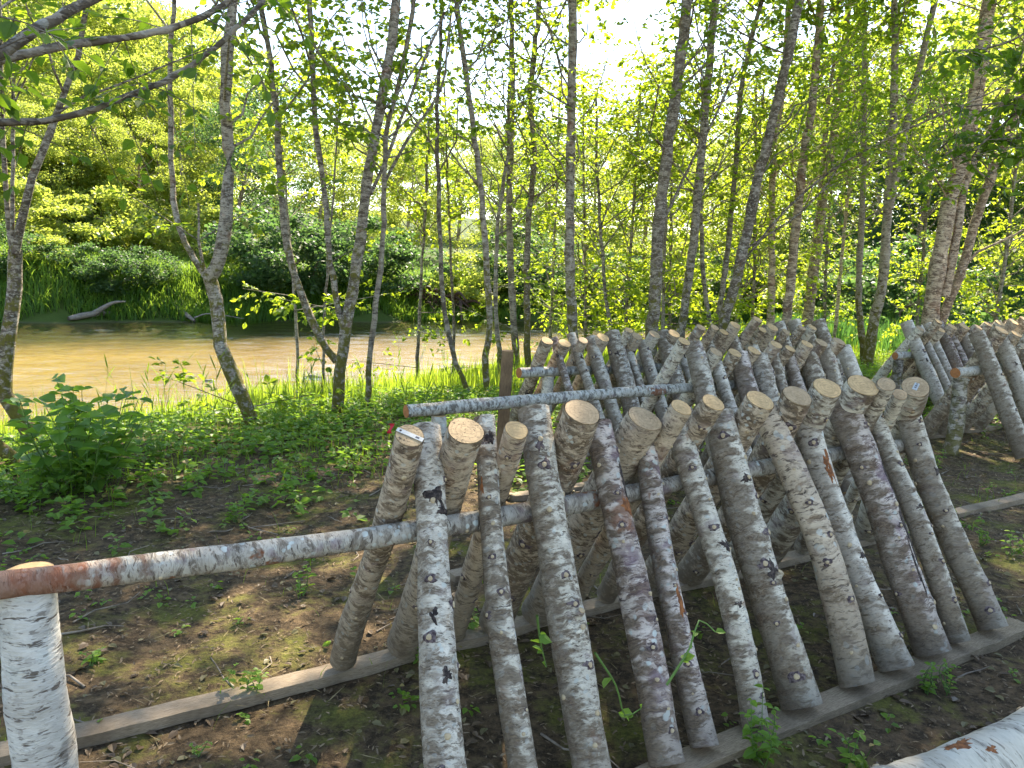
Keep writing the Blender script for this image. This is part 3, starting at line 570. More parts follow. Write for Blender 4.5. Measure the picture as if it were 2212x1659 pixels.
def flag():
    p = at(838, 930, 5.6); A = Acc(); A.tube([p+[0, 0, -.12], p+[0, 0, .05]], .0025, 5); o = link('marker_flag', A.mesh('marker_flag', [M['straw']]))
    u = np.linspace(0, 1, 7); V = np.concatenate([np.stack([p[0]+.012*np.sin(u*5)+.004, p[1]+.01*np.cos(u*4), p[2]+.05-.07*u], -1), np.stack([p[0]+.035+.01*np.sin(u*5+1), p[1]+.012*np.sin(u*6), p[2]+.055-.075*u], -1)])
    B = Acc(); i = np.arange(6); B.add(V, np.stack([i, i+1, i+8, i+7], -1)); link('ribbon', B.mesh('ribbon', [M['red']]), o); tag(o, 'small red ribbon on a stake among the weeds by the square post', 'marker')
flag()
# ------------------------------------------------------------------ trees
GT = 'slim pale-barked trees along the river bank'
class Foliage:
    def __init__(s): s.P = []; s.D = []; s.N = []; s.L = []
    def twig(s, p, d, length, n, size, droop=.25):
        u = np.sort(rng.uniform(.08, 1, n)); d = d/np.linalg.norm(d)
        P = p+d*(u*length)[:, None]; P[:, 2] -= droop*length*u**2
        side = np.cross(d, [0, 0, 1.]); side /= max(np.linalg.norm(side), 1e-6); sg = np.where(np.arange(n) % 2, 1, -1)[:, None]
        D = norm(side*sg*.8+d*.6+rng.normal(size=(n, 3))*.35+np.array([0, 0, -.25])); N = norm(np.array([0, 0, 1.])+rng.normal(size=(n, 3))*.5)
        s.P.append(P+D*.012); s.D.append(D); s.N.append(N); s.L.append(size*rng.uniform(.6, 1.15, n))
        q = np.linspace(0, 1, 4); T = p+d*(q*length)[:, None]; T[:, 2] -= droop*length*q**2; return T
    def mesh(s, m, full=True, wr=.34):
        P = np.concatenate(s.P); L = np.concatenate(s.L); V, Q = leaves(P, np.concatenate(s.D), np.concatenate(s.N), L, L*wr, full)
        return mesh_np('crown', V, Q, [m], smooth=False)
def grow(name, label, D, stems, moss=False, bm='bark_tree', hb=1.8, nbr=26, lsize=.078, lm='leaf_alder', ztop=12., seed=0, dens=1., group=GT, dirbias=None, low=0):
    """stems: list of (pixel polyline bottom->top, width px bottom, width px top); the first one is rooted"""
    r = np.random.default_rng(seed+11); st3 = []
    for k, (pl, w0, w1) in enumerate(stems):
        w0 *= .84; w1 *= .84
        P = [at(x, y, D) for x, y in pl]
        for i, p in enumerate(P): p += _F*np.array([1, 1, 0])*.05*math.sin(i*1.7+k+seed)*(i > 0)
        if k == 0:
            b = P[0].copy(); g = float(H(b[0], b[1])); d0 = P[1]-P[0]
            if b[2] > g-.05: 
                z = g-.15; b = b+d0/max(d0[2], .2)*(z-b[2])*.35; b[2] = z; P = [b]+P
            root = b.copy(); root[2] = g
        n0 = len(P); dl = P[-1]-P[-2]; dl /= np.linalg.norm(dl); rt = w1/2*D/FP
        while pl[-1][1] < 100 and P[-1][2] < ztop*(1 if k == 0 else .85) and rt > .012 and len(P) < n0+11:
            dl = dl*.85+np.array([r.normal()*.05, r.normal()*.05, .22]); dl /= np.linalg.norm(dl); P.append(P[-1]+dl*.9)
        P = np.array(P); S = spline(P, .16); S[1:] += r.normal(size=S[1:].shape)*.006
        seg = np.concatenate([[0], np.cumsum(np.linalg.norm(np.diff(P, axis=0), axis=1))]); sS = np.linspace(0, seg[-1], len(S))
        xi = seg[min(n0-1, len(seg)-1)]; R = np.interp(sS, [0, xi, seg[-1]+.01], [w0/2*D/FP, rt, .012 if len(P) > n0 else rt*.8])
        if k == 0: R = R*(1+.35*np.exp(-sS/.22))
        R = R*(1+.05*np.sin(sS*9+seed)+.03*r.normal(size=len(R)))
        st3.append((S, R))
    A = Acc(); ax = root
    for S, R in st3:
        A.tube(S-ax, R[:, None]*(1+.05*np.cos(2*np.linspace(0, 6.28, 14, endpoint=False)+seed)[None])*(1+.03*r.normal(size=(len(R), 14))), 14 if R[0] > .03 else 8) if R[0] > .03 else A.tube(S-ax, R, 8)
    Fo = Foliage(); tot = sum(len(S) for S, R in st3)
    for S, R in st3:
        hs = S[:, 2]-root[2]; idx = np.where(hs > hb)[0]
        if len(idx) < 3: continue
        nb = max(3, int(1.3*nbr*len(S)/tot))
        for i in r.choice(idx[:-1], nb):
            a = r.uniform(0, 6.28); el = r.uniform(.35, 1.05); hh = hs[i]/ztop
            d = np.array([math.cos(a)*math.cos(el), math.sin(a)*math.cos(el), math.sin(el)])
            if dirbias is not None: d = norm(d+np.array(dirbias))
            Lb = r.uniform(.9, 2.3)*(1.15-.6*hh)*(1 if R[i] > .02 else .6); q = np.linspace(0, 1, 7)
            B = S[i]+d*(q*Lb)[:, None]+np.array([0, 0, .12*Lb])*(q**2)[:, None]; B[1:] += r.normal(size=(6, 3))*.03*Lb
            A.tube(B-ax, np.linspace(min(R[i]*.5, .014), .003, 7), 5, cap=False)
            for tw in range(int(r.integers(5, 10)*dens)):
                u = r.uniform(.15, 1); p = B[0]+(B[-1]-B[0])*u+(B[int(u*6)]-(B[0]+(B[-1]-B[0])*(int(u*6)/6)))
                dd = norm(d*.5+r.normal(size=3)*.8*np.array([1, 1, .55])); T = Fo.twig(p, dd, r.uniform(.25, .7), int(r.integers(7, 15)), lsize)
                if tw % 2 == 0: A.tube(T-ax, np.linspace(.0035, .0015, 4), 3, cap=False)
    S, R = st3[0]; idx = np.where(S[:, 2]-root[2] > 5.)[0]
    if group == GT and len(idx) > 3:  # extra high branches, added to thicken the canopy's shade on the ground
        for i in r.choice(idx[:-1], 26):
            a = r.uniform(0, 6.28); el = r.uniform(.15, .8); d = np.array([math.cos(a)*math.cos(el), math.sin(a)*math.cos(el), math.sin(el)]); Lb = r.uniform(1., 2.2); A.tube(np.array([S[i], S[i]+d*Lb*.5, S[i]+d*Lb])-ax, np.array([.012, .008, .003]), 4, cap=False)
            for tw in range(9): Fo.twig(S[i]+d*Lb*r.uniform(.2, 1), norm(d*.4+r.normal(size=3)*.8), r.uniform(.3, .7), 12, lsize*1.35)
    for q in range(low):                                            # leafy low sprays
        S, R = st3[q % len(st3)]; i = r.integers(2, max(3, int(len(S)*.4))); a = r.uniform(0, 6.28); d = np.array([math.cos(a), math.sin(a), r.uniform(0, .5)]); d /= np.linalg.norm(d); Lb = r.uniform(.5, 1.3)
        A.tube(np.array([S[i], S[i]+d*Lb*.5, S[i]+d*Lb])-ax, np.array([.007, .005, .003]), 4, cap=False)
        for tw in range(7): Fo.twig(S[i]+d*Lb*r.uniform(.2, 1), norm(d+r.normal(size=3)*.7), r.uniform(.2, .5), 10, lsize)
    o = link(name, None, None, ax); link('trunk', A.mesh('trunk', [M['bark_mossy' if moss else bm]]), o)
    tag(o, label, 'tree', group)
    if Fo.P:
        Fo.P = [p-ax for p in Fo.P]; link('crown', Fo.mesh(M[lm]), o)
    return o
TREES = [
 ('slender_tree', 'forked tree with three thin stems and a thick mossy foot at the left edge', 6.3, [([(75, 985), (55, 930), (12, 850), (22, 740), (30, 620), (30, 540)], 46, 32), ([(30, 560), (12, 450), (12, 250), (2, 0)], 14, 9), ([(32, 545), (60, 440), (98, 330), (135, 200), (185, 20)], 22, 12), ([(31, 545), (36, 400), (30, 200), (20, 30)], 11, 7)], dict(moss=True, nbr=26, hb=2.2)),
 ('slender_tree', 'dark mossy trunk foot leaning out of the picture at the lower left edge', 5.4, [([(50, 1040), (15, 985), (-40, 900), (-70, 700), (-60, 300)], 40, 24)], dict(moss=True, nbr=12, hb=2.4)),
 ('slender_tree', 'crooked tree bending left then forking into a Y above the water', 7.2, [([(545, 918), (515, 835), (480, 742), (462, 650), (447, 592)], 38, 36), ([(450, 600), (478, 560), (489, 470), (488, 320), (490, 180), (500, 60), (506, -30)], 34, 24), ([(444, 596), (400, 525), (372, 430), (366, 250), (374, 110), (380, -20)], 17, 11), ([(443, 588), (428, 520), (424, 440)], 9, 5)], dict(moss=True, nbr=30, hb=2.1, low=9)),
 ('slender_tree', 'tall tree with a mossy foot, three stems and a broken bark flap', 7.9, [([(728, 892), (738, 800), (748, 700), (770, 560), (790, 430), (820, 250), (845, 80), (858, -30)], 32, 22), ([(728, 780), (690, 722), (650, 642), (622, 540), (610, 400), (598, 260), (570, 60), (555, -30)], 20, 12), ([(740, 705), (718, 600), (700, 420), (684, 280), (672, -20)], 16, 13), ([(800, 420), (850, 300), (900, 170), (960, 30)], 10, 6)], dict(moss=True, nbr=40, hb=2.2, low=8)),
 ('slender_tree', 'thin straight tree just right of the broken-bark tree', 8.3, [([(795, 872), (800, 760), (815, 620), (828, 480), (835, 300), (868, 150), (892, -20)], 15, 11), ([(828, 400), (880, 300), (950, 190), (975, 30)], 9, 5)], dict(nbr=20, hb=2.2)),
 ('slender_tree', 'thin leaning tree whose foot slants right towards the nearest pole', 9.3, [([(1008, 842), (975, 752), (955, 640), (950, 480), (944, 300), (950, 100), (953, -20)], 13, 8)], dict(nbr=16, hb=2.0)),
 ('slender_tree', 'thin wavy tree leaning left left of the square post', 9.5, [([(1057, 850), (1046, 800), (1058, 700), (1050, 560), (1038, 400), (1014, 220), (984, -20)], 17, 12)], dict(nbr=22, hb=2.2, moss=True)),
 ('slender_tree', 'thin pale tree crossing close behind the wavy one', 11., [([(1080, 800), (1070, 650), (1076, 480), (1096, 330), (1100, 180)], 13, 7)], dict(nbr=16, hb=2.0, low=3)),
 ('slender_tree', 'straight pale tree left of a darker twin above the square post', 12., [([(1114, 752), (1102, 560), (1100, 400), (1105, 250), (1105, -20)], 20, 12)], dict(nbr=24, hb=2.2, low=4)),
 ('slender_tree', 'straight blotchy dark tree right of its pale twin', 11.5, [([(1141, 785), (1138, 640), (1142, 480), (1155, 350), (1146, 200), (1160, 60), (1166, -20)], 18, 13)], dict(nbr=24, hb=2.3, moss=True)),
 ('slender_tree', 'straight pillar-like tree in the middle of the picture', 10.3, [([(1240, 745), (1231, 600), (1232, 400), (1235, 200), (1238, -30)], 27, 21)], dict(nbr=30, hb=2.4, moss=True)),
 ('slender_tree', 'very thin tree standing alone right of the middle trunk', 13., [([(1320, 725), (1305, 600), (1292, 400), (1287, 190)], 11, 5)], dict(nbr=14, hb=1.6, low=3)),
 ('slender_tree', 'dark stout tree right of centre with a forked limb', 9.8, [([(1408, 735), (1418, 600), (1430, 420), (1455, 230), (1478, 60), (1488, -30)], 32, 24), ([(1436, 470), (1475, 390), (1530, 280), (1590, 150)], 8, 5)], dict(nbr=30, hb=2.4, moss=True)),
 ('slender_tree', 'mossy-footed tree right of the dark stout tree', 10.8, [([(1468, 742), (1490, 600), (1505, 440), (1525, 210), (1550, -20)], 22, 17)], dict(nbr=26, hb=2.4, moss=True)),
 ('slender_tree', 'thin straight tree between the mossy-footed one and the leaning one', 12.5, [([(1538, 740), (1520, 600), (1512, 400), (1520, 180)], 13, 8)], dict(nbr=18, hb=2.2, low=3)),
 ('slender_tree', 'long tree leaning strongly right with a dark scarred foot', 10.3, [([(1556, 730), (1575, 650), (1600, 560), (1632, 420), (1665, 280), (1700, 120), (1732, -30)], 30, 22), ([(1600, 575), (1680, 470), (1775, 385), (1880, 320), (2000, 262), (2160, 190)], 6, 4), ([(1608, 540), (1750, 440), (1850, 300), (1900, 200)], 5, 3)], dict(nbr=34, hb=2.4, moss=True)),
 ('slender_tree', 'narrow tree behind the long leaning one', 12.8, [([(1548, 710), (1568, 560), (1590, 360), (1608, 160), (1650, -20)], 16, 12)], dict(nbr=20, hb=2.4)),
 ('slender_tree', 'pale straight tree with a forked top behind the racks', 13.5, [([(1663, 710), (1667, 600), (1672, 330), (1690, 200), (1704, -20)], 20, 13)], dict(nbr=26, hb=2.4, bm='bark_tan')),
 ('slender_tree', 'knobbly tree with dark branch scars behind the racks', 12.5, [([(1698, 705), (1710, 602), (1722, 475), (1735, 328), (1757, 200), (1777, -20)], 24, 17)], dict(nbr=28, hb=2.4, bm='bark_tan')),
 ('slender_tree', 'tan spotted tree leaning right at the edge of the meadow', 15.5, [([(1745, 690), (1757, 602), (1773, 456), (1800, 292), (1814, 200), (1838, -20)], 30, 13), ([(1770, 480), (1782, 300), (1800, 120)], 14, 7)], dict(nbr=30, hb=2.6, bm='bark_tan')),
 ('slender_tree', 'thin stem of the forked pair in the sunny grass', 14.5, [([(1866, 755), (1855, 640), (1860, 460), (1866, 280), (1870, -20)], 17, 10)], dict(nbr=22, hb=2.2, moss=True)),
 ('slender_tree', 'thicker stem of the forked pair, splitting again higher up', 14., [([(1876, 765), (1893, 660), (1906, 602), (1920, 440), (1928, 328), (1930, 146), (1932, -20)], 28, 15), ([(1920, 450), (1946, 320), (1968, 219), (1993, 128), (2022, -20)], 20, 14)], dict(nbr=34, hb=2.4, bm='bark_tan', moss=True)),
 ('slender_tree', 'thickest spotted trunk at the right leaning right', 11.5, [([(2008, 710), (2018, 600), (2048, 456), (2075, 365), (2097, 255), (2119, 109), (2145, -30)], 44, 34), ([(2040, 640), (2068, 500), (2090, 400), (2180, 190)], 26, 10)], dict(nbr=34, hb=2.6, bm='bark_tan')),
 ('slender_tree', 'smooth sunlit tan trunk leaning far right beside the thickest one', 12.2, [([(2030, 705), (2068, 602), (2108, 492), (2141, 383), (2192, 237), (2240, 60)], 27, 19), ([(2075, 590), (2115, 545), (2200, 505), (2280, 450)], 7, 4)], dict(nbr=26, hb=2.6, bm='bark_tan')),
 ('slender_tree', 'thin far stem in the meadow left of the forked pair', 18., [([(1808, 670), (1825, 500), (1850, 300), (1880, 100)], 9, 6)], dict(nbr=20, hb=2.2, bm='bark_tan')),
]
for k, (nm, lab, D, stems, kw) in enumerate(TREES): grow(nm, lab, D, stems, seed=k, **kw)
for k, (px, D, w0, lean) in enumerate([(1265, 15, 9, -5), (1190, 17, 9, 20), (1352, 14, 10, 30), (1432, 13, 10, 12), (1447, 15, 8, 4), (905, 12.5, 10, 25), (1625, 14, 10, 10), (980, 13, 8, -20), (640, 10.5, 9, -40), (1590, 16, 9, 60), (1780, 19, 10, 20), (1980, 17, 10, 40), (2150, 16, 12, 60), (700, 9.2, 8, 30)]):
    desc = ['mid-picture between the middle trunk and its left neighbour', 'behind the dark twin trunk', 'left of the dark stout tree', 'close to the right of the dark stout tree', 'furthest back by the dark stout tree', 'over the water right of the broken-bark tree', 'behind the long leaning tree', 'over the water left of the leaning thin tree', 'in front of the far bank left of the broken-bark tree', 'leaning hard right behind the racks', 'in the meadow behind the spotted tree', 'right of the forked pair in shade', 'near the right edge behind the trunks', 'beside the broken-bark tree', 'among leaves left of the crooked tree'][k]
    grow('sapling', 'thin leafy young tree ' + desc, D, [([(px, 700), (px+lean*.3, 560), (px+lean*.7, 380), (px+lean, 180)], w0, w0*.5)], nbr=26 if px > 1150 else 10, hb=.9 if px > 1150 else 2.2, lm='leaf_bright' if k % 3 != 1 else 'leaf_alder', ztop=7, seed=60+k, low=14 if px > 1150 else 2, group='young trees between the trunks', lsize=.085)
# branches of a tree that stands just outside the frame on the left, and leafy boughs at the right
def near_branches(label, trunk_px, D, boughs, seed, lm='leaf_near', ls=.07, cat='tree'):
    r = np.random.default_rng(seed); A = Acc(); Fo = Foliage(); b = at(trunk_px, 900, D); g = float(H(b[0], b[1])); root = np.array([b[0], b[1], g])
    T = spline([root-[0, 0, .1], root+[.02, .05, 1.4], root+[.0, .1, 3.], root+[.1, 0, 5.5]], .2); A.tube(T-root, np.linspace(.10, .05, len(T)), 14)
    for pl, Db, w0, w1, ntw in boughs:
        P = [at(x, y, Db+.12*i) for i, (x, y) in enumerate(pl)]; i = int(np.argmin(np.abs(T[:, 2]-P[0][2]+.3))); P = [T[i]]+P
        S = spline(P, .05); S[2:] += r.normal(size=S[2:].shape)*.0025; R = np.linspace(w0, w1, len(S))/2*Db/FP; R = R*(1+.06*r.normal(size=len(R)))
        A.tube(S-root, R, 9)
        for q in range(ntw):
            j = r.integers(len(S)//4, len(S)); d = norm(r.normal(size=3)*np.array([1, .7, .8])+np.array([0, 0, -.3])); Lt = r.uniform(.2, .5)
            TT = Fo.twig(S[j], d, Lt, int(r.integers(5, 10)), ls); A.tube(TT-root, np.linspace(.003, .0012, 4), 4, cap=False)
    o = link('overhanging_tree', None, None, root); link('trunk', A.mesh('trunk', [M['bark_tree']]), o); tag(o, label, cat)
    Fo.P = [p-root for p in Fo.P]; link('crown', Fo.mesh(M[lm]), o)
near_branches('dark boughs reaching in from the left edge at the top left', -260, 2.9, [
  ([(-60, 268), (0, 266), (130, 256), (280, 207), (420, 138), (510, 60), (570, 0), (600, -60)], 3.3, 17, 12, 16),
  ([(-60, 140), (0, 128), (100, 108), (200, 88), (330, 72), (440, 36), (520, -20)], 3.1, 24, 14, 12),
  ([(-60, 140), (0, 118), (90, 55), (170, 15), (260, -30)], 2.6, 32, 22, 8),
  ([(-60, 60), (0, 20), (60, -20)], 2.6, 8, 5, 10)], 3)
near_branches('leafy boughs hanging into the picture from the top right corner', 2560, 5.2, [
  ([(2330, 60), (2260, 160), (2190, 215), (2080, 230)], 5.2, 9, 4, 40),
  ([(2330, 160), (2260, 270), (2180, 300), (2080, 290), (2020, 330)], 5.4, 8, 3, 46),
  ([(2330, -20), (2230, 60), (2150, 100), (2060, 110)], 5.0, 8, 4, 44),
  ([(2330, 120), (2200, 240), (2100, 340), (2150, 400)], 5.3, 7, 3, 36)], 5, ls=.075)
# ------------------------------------------------------------------ far bank: trees and shrubs
def crown_mesh(seed, h, rad, ncl, nlf, ls, m, low=.12):
    r = np.random.default_rng(seed); P = []; 
    for _ in range(ncl):
        z = r.uniform(low, 1); a = r.uniform(0, 6.28); rr = rad*math.sqrt(max(.05, 1-((z-.5)/.56)**2))*r.uniform(.25, 1.02)
        c = np.array([rr*math.cos(a), rr*math.sin(a), z*h]); s = rad*r.uniform(.16, .34)
        v = r.normal(size=(nlf//ncl, 3)); v = v/np.linalg.norm(v, axis=1, keepdims=True)*(r.uniform(.35, 1.05, size=(len(v), 1)))
        P.append(c+v*s*np.array([1.15, 1.15, .62]))
    P = np.concatenate(P); D = norm(r.normal(size=P.shape)+np.array([0, 0, -.3])); N = norm(r.normal(size=P.shape)*.7+np.array([0, 0, .9])); L = ls*r.uniform(.6, 1.2, len(P))
    V, Q = leaves(P, D, N, L, L*.36, False); return mesh_np('crown', V, Q, [m], smooth=False)
def trunk_mesh(seed, h, r0):
    r = np.random.default_rng(seed); A = Acc(); S = spline([[0, 0, -.3], [r.normal()*.1, r.normal()*.1, h*.35], [r.normal()*.25, r.normal()*.2, h*.7], [r.normal()*.3, 0, h*.95]], .5); A.tube(S, np.linspace(r0, r0*.2, len(S)), 8)
    for k in range(14):
        i = r.integers(len(S)//4, len(S)-1); a = r.uniform(0, 6.28); L = h*.28*r.uniform(.6, 1); d = np.array([math.cos(a)*.75, math.sin(a)*.75, .65]); A.tube(np.array([S[i], S[i]+d*L*.5, S[i]+d*L+[0, 0, .1*L]]), np.array([r0*.3, r0*.18, r0*.06]), 5)
    return A.mesh('trunk', [M['bark_tan']])
FV = []
for k in range(6):
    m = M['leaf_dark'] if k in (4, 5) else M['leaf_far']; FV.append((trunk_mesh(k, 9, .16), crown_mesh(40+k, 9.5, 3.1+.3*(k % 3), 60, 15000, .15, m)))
def far_tree(px, D, h, var, lab, wide=1., group='trees beyond the river'):
    p = at(px, 600, D); g = float(H(p[0], p[1])); o = link('leafy_tree', None, None, (p[0], p[1], g)); link('trunk', FV[var][0], o); s = h/9.5
    o.scale = (s*wide, s*wide, s); o.rotation_euler = (0, 0, random.uniform(0, 6.28)); tag(o, lab, 'tree', group)
    link('crown', FV[var][1], o)
far = [(-260, 40, 10, 0, 'at the far left outside the bank'), (-40, 37, 7, 1, 'filling the left edge above the far bank'), (60, 33, 4.5, 2, 'low, on the sunlit slope above the stranded driftwood'), (170, 39, 6, 0, 'on the slope right above the driftwood'), (310, 36, 5, 3, 'behind the sunlit grassy bank crest'),
 (20, 50, 9, 3, 'high on the hillside at the upper left'), (160, 52, 9, 1, 'high on the hillside behind the driftwood slope'), (280, 47, 8, 2, 'halfway up the left hillside'), (90, 44, 7, 0, 'halfway up the hillside at the left edge'), (395, 42, 7, 3, 'behind the left fork of the crooked tree'), (520, 37, 6.5, 4, 'dark green, right of the crooked tree on the far bank'), (600, 44, 8.5, 4, 'dark bushy, seen between the crooked and broken-bark trees'),
 (690, 42, 6.5, 2, 'rounded, low, left of the broken-bark tree across the water'), (790, 46, 7, 0, 'just behind the broken-bark tree across the water'), (880, 43, 6.5, 1, 'low, over the brown root mass'), (980, 46, 7, 3, 'bright, across the water behind the thin leaning tree'), (1080, 44, 7, 0, 'low, across the water behind the twin trunks'),
 (1170, 48, 8, 4, 'dark, across the water left of the middle trunk'), (1280, 46, 7.5, 2, 'bright, across the water right of the middle trunk'), (1390, 50, 8.5, 3, 'bright, behind the dark stout tree'), (1500, 48, 8, 0, 'bright, behind the mossy-footed tree'), (1600, 52, 9, 1, 'bright, behind the long leaning tree'),
 (1700, 50, 11, 2, 'bright, beyond the racks behind the knobbly tree'), (1800, 46, 13, 3, 'tall, bright, behind the spotted tree'), (1880, 40, 10, 5, 'dark, behind the forked pair'), (1975, 36, 9, 4, 'dark, behind the meadow between the right-hand trunks'), (2060, 40, 11, 5, 'dark, behind the thickest trunk'), (2130, 44, 15, 0, 'tall, bright, above the right-hand trunks'),
 (2230, 40, 15, 1, 'tall at the upper right edge'), (2330, 34, 14, 2, 'beyond the right edge'), (1960, 52, 17, 3, 'tallest behind the forked pair'), (-120, 52, 10, 2, 'furthest up the hillside left of the frame'), (360, 56, 8, 2, 'furthest up the left hillside'), (460, 52, 8, 1, 'pale, behind the Y fork'), (2420, 26, 12, 3, 'far right outside'),
 (560, 60, 8, 3, 'second line, left of the broken-bark tree'), (740, 62, 8.5, 0, 'second line, behind the broken-bark tree'), (850, 66, 9, 2, 'second line, over the roots'), (940, 64, 9, 1, 'second line, behind the thin leaning tree'), (1040, 66, 9, 3, 'second line, behind the wavy tree'), (1130, 68, 10, 0, 'second line, behind the twin trunks'), (1230, 70, 10, 2, 'second line, behind the middle trunk'), (1340, 72, 11, 1, 'second line, behind the very thin tree'), (1450, 74, 11, 3, 'second line, behind the dark stout tree'), (1560, 76, 12, 0, 'second line, behind the leaning tree'), (1660, 70, 13, 2, 'second line, behind the pale straight tree'), (1760, 66, 14, 1, 'second line, behind the spotted tree'),
 (-25, 36.3, 4.9, 3, 'pale, just above the shaded far bank, first from the left'), (98, 36.2, 5.5, 3, 'pale, just above the shaded far bank, second from the left'), (211, 36.2, 4.9, 3, 'pale, just above the shaded far bank, third from the left'), (-35, 43.0, 7.8, 1, 'pale, low on the sunlit slope, first from the left'), (55, 42.4, 8.5, 3, 'pale, low on the sunlit slope, second from the left'), (161, 40.5, 8.4, 1, 'pale, low on the sunlit slope, third from the left'), (252, 43.4, 6.9, 0, 'pale, low on the sunlit slope, fourth from the left'), (336, 41.9, 8.2, 3, 'pale, low on the sunlit slope, fifth from the left'), (-20, 49.9, 10.5, 3, 'pale, in the dense wall halfway up the slope, first from the left'), (52, 50.1, 9.6, 1, 'pale, in the dense wall halfway up the slope, second from the left'), (133, 48.2, 12.0, 3, 'pale, in the dense wall halfway up the slope, third from the left'), (222, 49.4, 10.2, 3, 'pale, in the dense wall halfway up the slope, fourth from the left'), (306, 48.6, 11.0, 1, 'pale, in the dense wall halfway up the slope, fifth from the left'), (388, 49.5, 11.9, 2, 'pale, in the dense wall halfway up the slope, sixth from the left'), (477, 49.5, 9.8, 2, 'pale, in the dense wall halfway up the slope, seventh from the left'), (-55, 58.2, 12.9, 1, 'pale, on the crest of the slope, first from the left'), (38, 58.0, 12.9, 2, 'pale, on the crest of the slope, second from the left'), (101, 55.7, 13.8, 3, 'pale, on the crest of the slope, third from the left'), (180, 56.5, 11.3, 1, 'pale, on the crest of the slope, fourth from the left'), (258, 56.4, 13.5, 0, 'pale, on the crest of the slope, fifth from the left'), (339, 57.3, 13.5, 3, 'pale, on the crest of the slope, sixth from the left'), (450, 57.3, 12.8, 2, 'pale, on the crest of the slope, seventh from the left')]
for px, D, h, v, lab in far: far_tree(px, D, h, v, 'leafy tree ' + lab, 1.15)
FS = []
for k in range(4):
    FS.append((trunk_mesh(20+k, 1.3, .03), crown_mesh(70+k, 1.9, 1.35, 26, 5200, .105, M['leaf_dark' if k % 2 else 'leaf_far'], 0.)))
def far_shrub(px, D, h, var, lab, cat='shrub', group='shrubs on the far bank'):
    p = at(px, 600, D); g = float(H(p[0], p[1])); o = link('shrub', None, None, (p[0], p[1], g-.1)); link('stem', FS[var][0], o); s = h/1.9; o.scale = (s*1.25, s*1.25, s); o.rotation_euler = (0, 0, random.uniform(0, 6.28)); tag(o, lab, cat, group); link('foliage', FS[var][1], o)
def bank_D(px, e):     # distance along the ray of column px at which the far bank is e metres past the waterline
    for D in np.arange(10, 90, .1):
        p = at(px, 640, D)
        if -28.3-(NX*p[0]+NY*p[1]) > e: return D
    return 60.
sh = [(20, 1.5, 1.5, 1, 'at the left edge over the water'), (110, 1.8, 1.2, 0, 'above the stranded driftwood'), (185, 1.0, 1.35, 3, 'dark, bulging over the water right of the driftwood'), (260, 1.0, 1.4, 1, 'dark, below the sunlit grass crest'), (330, 1.1, 1.3, 3, 'dark, beside the slanting dead branch'),
 (560, 1.6, 2.8, 1, 'dark, right of the crooked trunk'), (620, 1.6, 2.6, 3, 'dark, between the crooked and broken-bark trees'), (690, 1.4, 2.4, 1, 'dark, left of the broken-bark tree'), (790, 1.2, 2.6, 3, 'dark, just right of the broken-bark tree'), (850, 1.5, 2.4, 1, 'dark, left of the brown roots'), (1010, 1.2, 2.4, 0, 'over the water behind the wavy tree'),
 (1120, 1.2, 2.6, 3, 'over the water behind the twin trunks'), (1200, 1.0, 2.6, 1, 'over the water left of the middle trunk'), (1330, 1.2, 2.8, 3, 'over the water left of the dark stout tree'), (1440, 1.2, 2.8, 0, 'over the water right of the dark stout tree'), (1560, 1.3, 3., 1, 'over the water behind the long leaning tree'), (1660, 1.3, 3., 0, 'at the far right end of the water')]
sh += [(px, e, h, v, 'pale sunlit, %s on the slope above the left far bank' % lab) for px, e, h, v, lab in [(-10, 6, 2.2, 0, 'first'), (60, 7, 2.4, 2, 'second'), (130, 6, 2., 0, 'third'), (215, 7, 2.6, 2, 'fourth'), (300, 8, 2.2, 0, 'fifth'), (30, 12, 3.2, 2, 'sixth, higher'), (110, 12, 3., 0, 'seventh, higher'), (190, 13, 3.4, 2, 'eighth, higher'), (270, 12, 3., 0, 'ninth, higher'), (350, 12, 3., 2, 'tenth, higher'), (430, 7, 2.4, 0, 'eleventh'), (500, 6, 2.6, 2, 'twelfth')]]
for px, e, h, v, lab in sh: far_shrub(px, bank_D(px, e), h, v, 'leafy shrub ' + lab)
for k, (px, D, h, v, lab) in enumerate([(1900, 27, 2.6, 1, 'dark, in the meadow between the forked pair and the thick trunk'), (1955, 25, 2.8, 3, 'dark, beside the thick trunk in the meadow'), (2130, 30, 2.4, 1, 'low, on the hazy slope at the right edge'), (2190, 26, 1.6, 0, 'sunny, on the slope at the right edge'), (1800, 30, 2.4, 0, 'bright, at the foot of the spotted tree')]):
    far_shrub(px, D, h, v, 'leafy shrub ' + lab, group='shrubs in the meadow')
# driftwood, dead branch, roots, river rock
def wood(name, pts, r, lab, cat, m='driftwood', extra=()):
    A = Acc(); S = spline(pts, .15); S[:, 2] += 0*rng.normal(size=len(S)); A.tube(S-np.array(pts[0]), np.interp(np.linspace(0, 1, len(S)), [0, .15, .7, 1], [r*.6, r, r*.85, r*.3]), 12)
    for e, er in extra: E_ = spline(e, .1); A.tube(E_-np.array(pts[0]), np.linspace(er, er*.25, len(E_)), 7)
    tag(link(name, A.mesh(name, [M[m]]), None, pts[0]), lab, cat)
p0, p1 = at(148, 690, bank_D(148, -.6)), at(252, 684, bank_D(252, .4)); pm = (p0+p1)/2+[0, 0, .12]
for p in (p0, p1): p[2] = -.66
p1[2] += .12; pm[2] = -.55
wood('driftwood_log', [p0, pm, p1], .10, 'grey driftwood log stranded at the far waterline on the left', 'driftwood', extra=[([pm, pm+[.5, .2, .35], pm+[.9, .3, .42]], .1)])
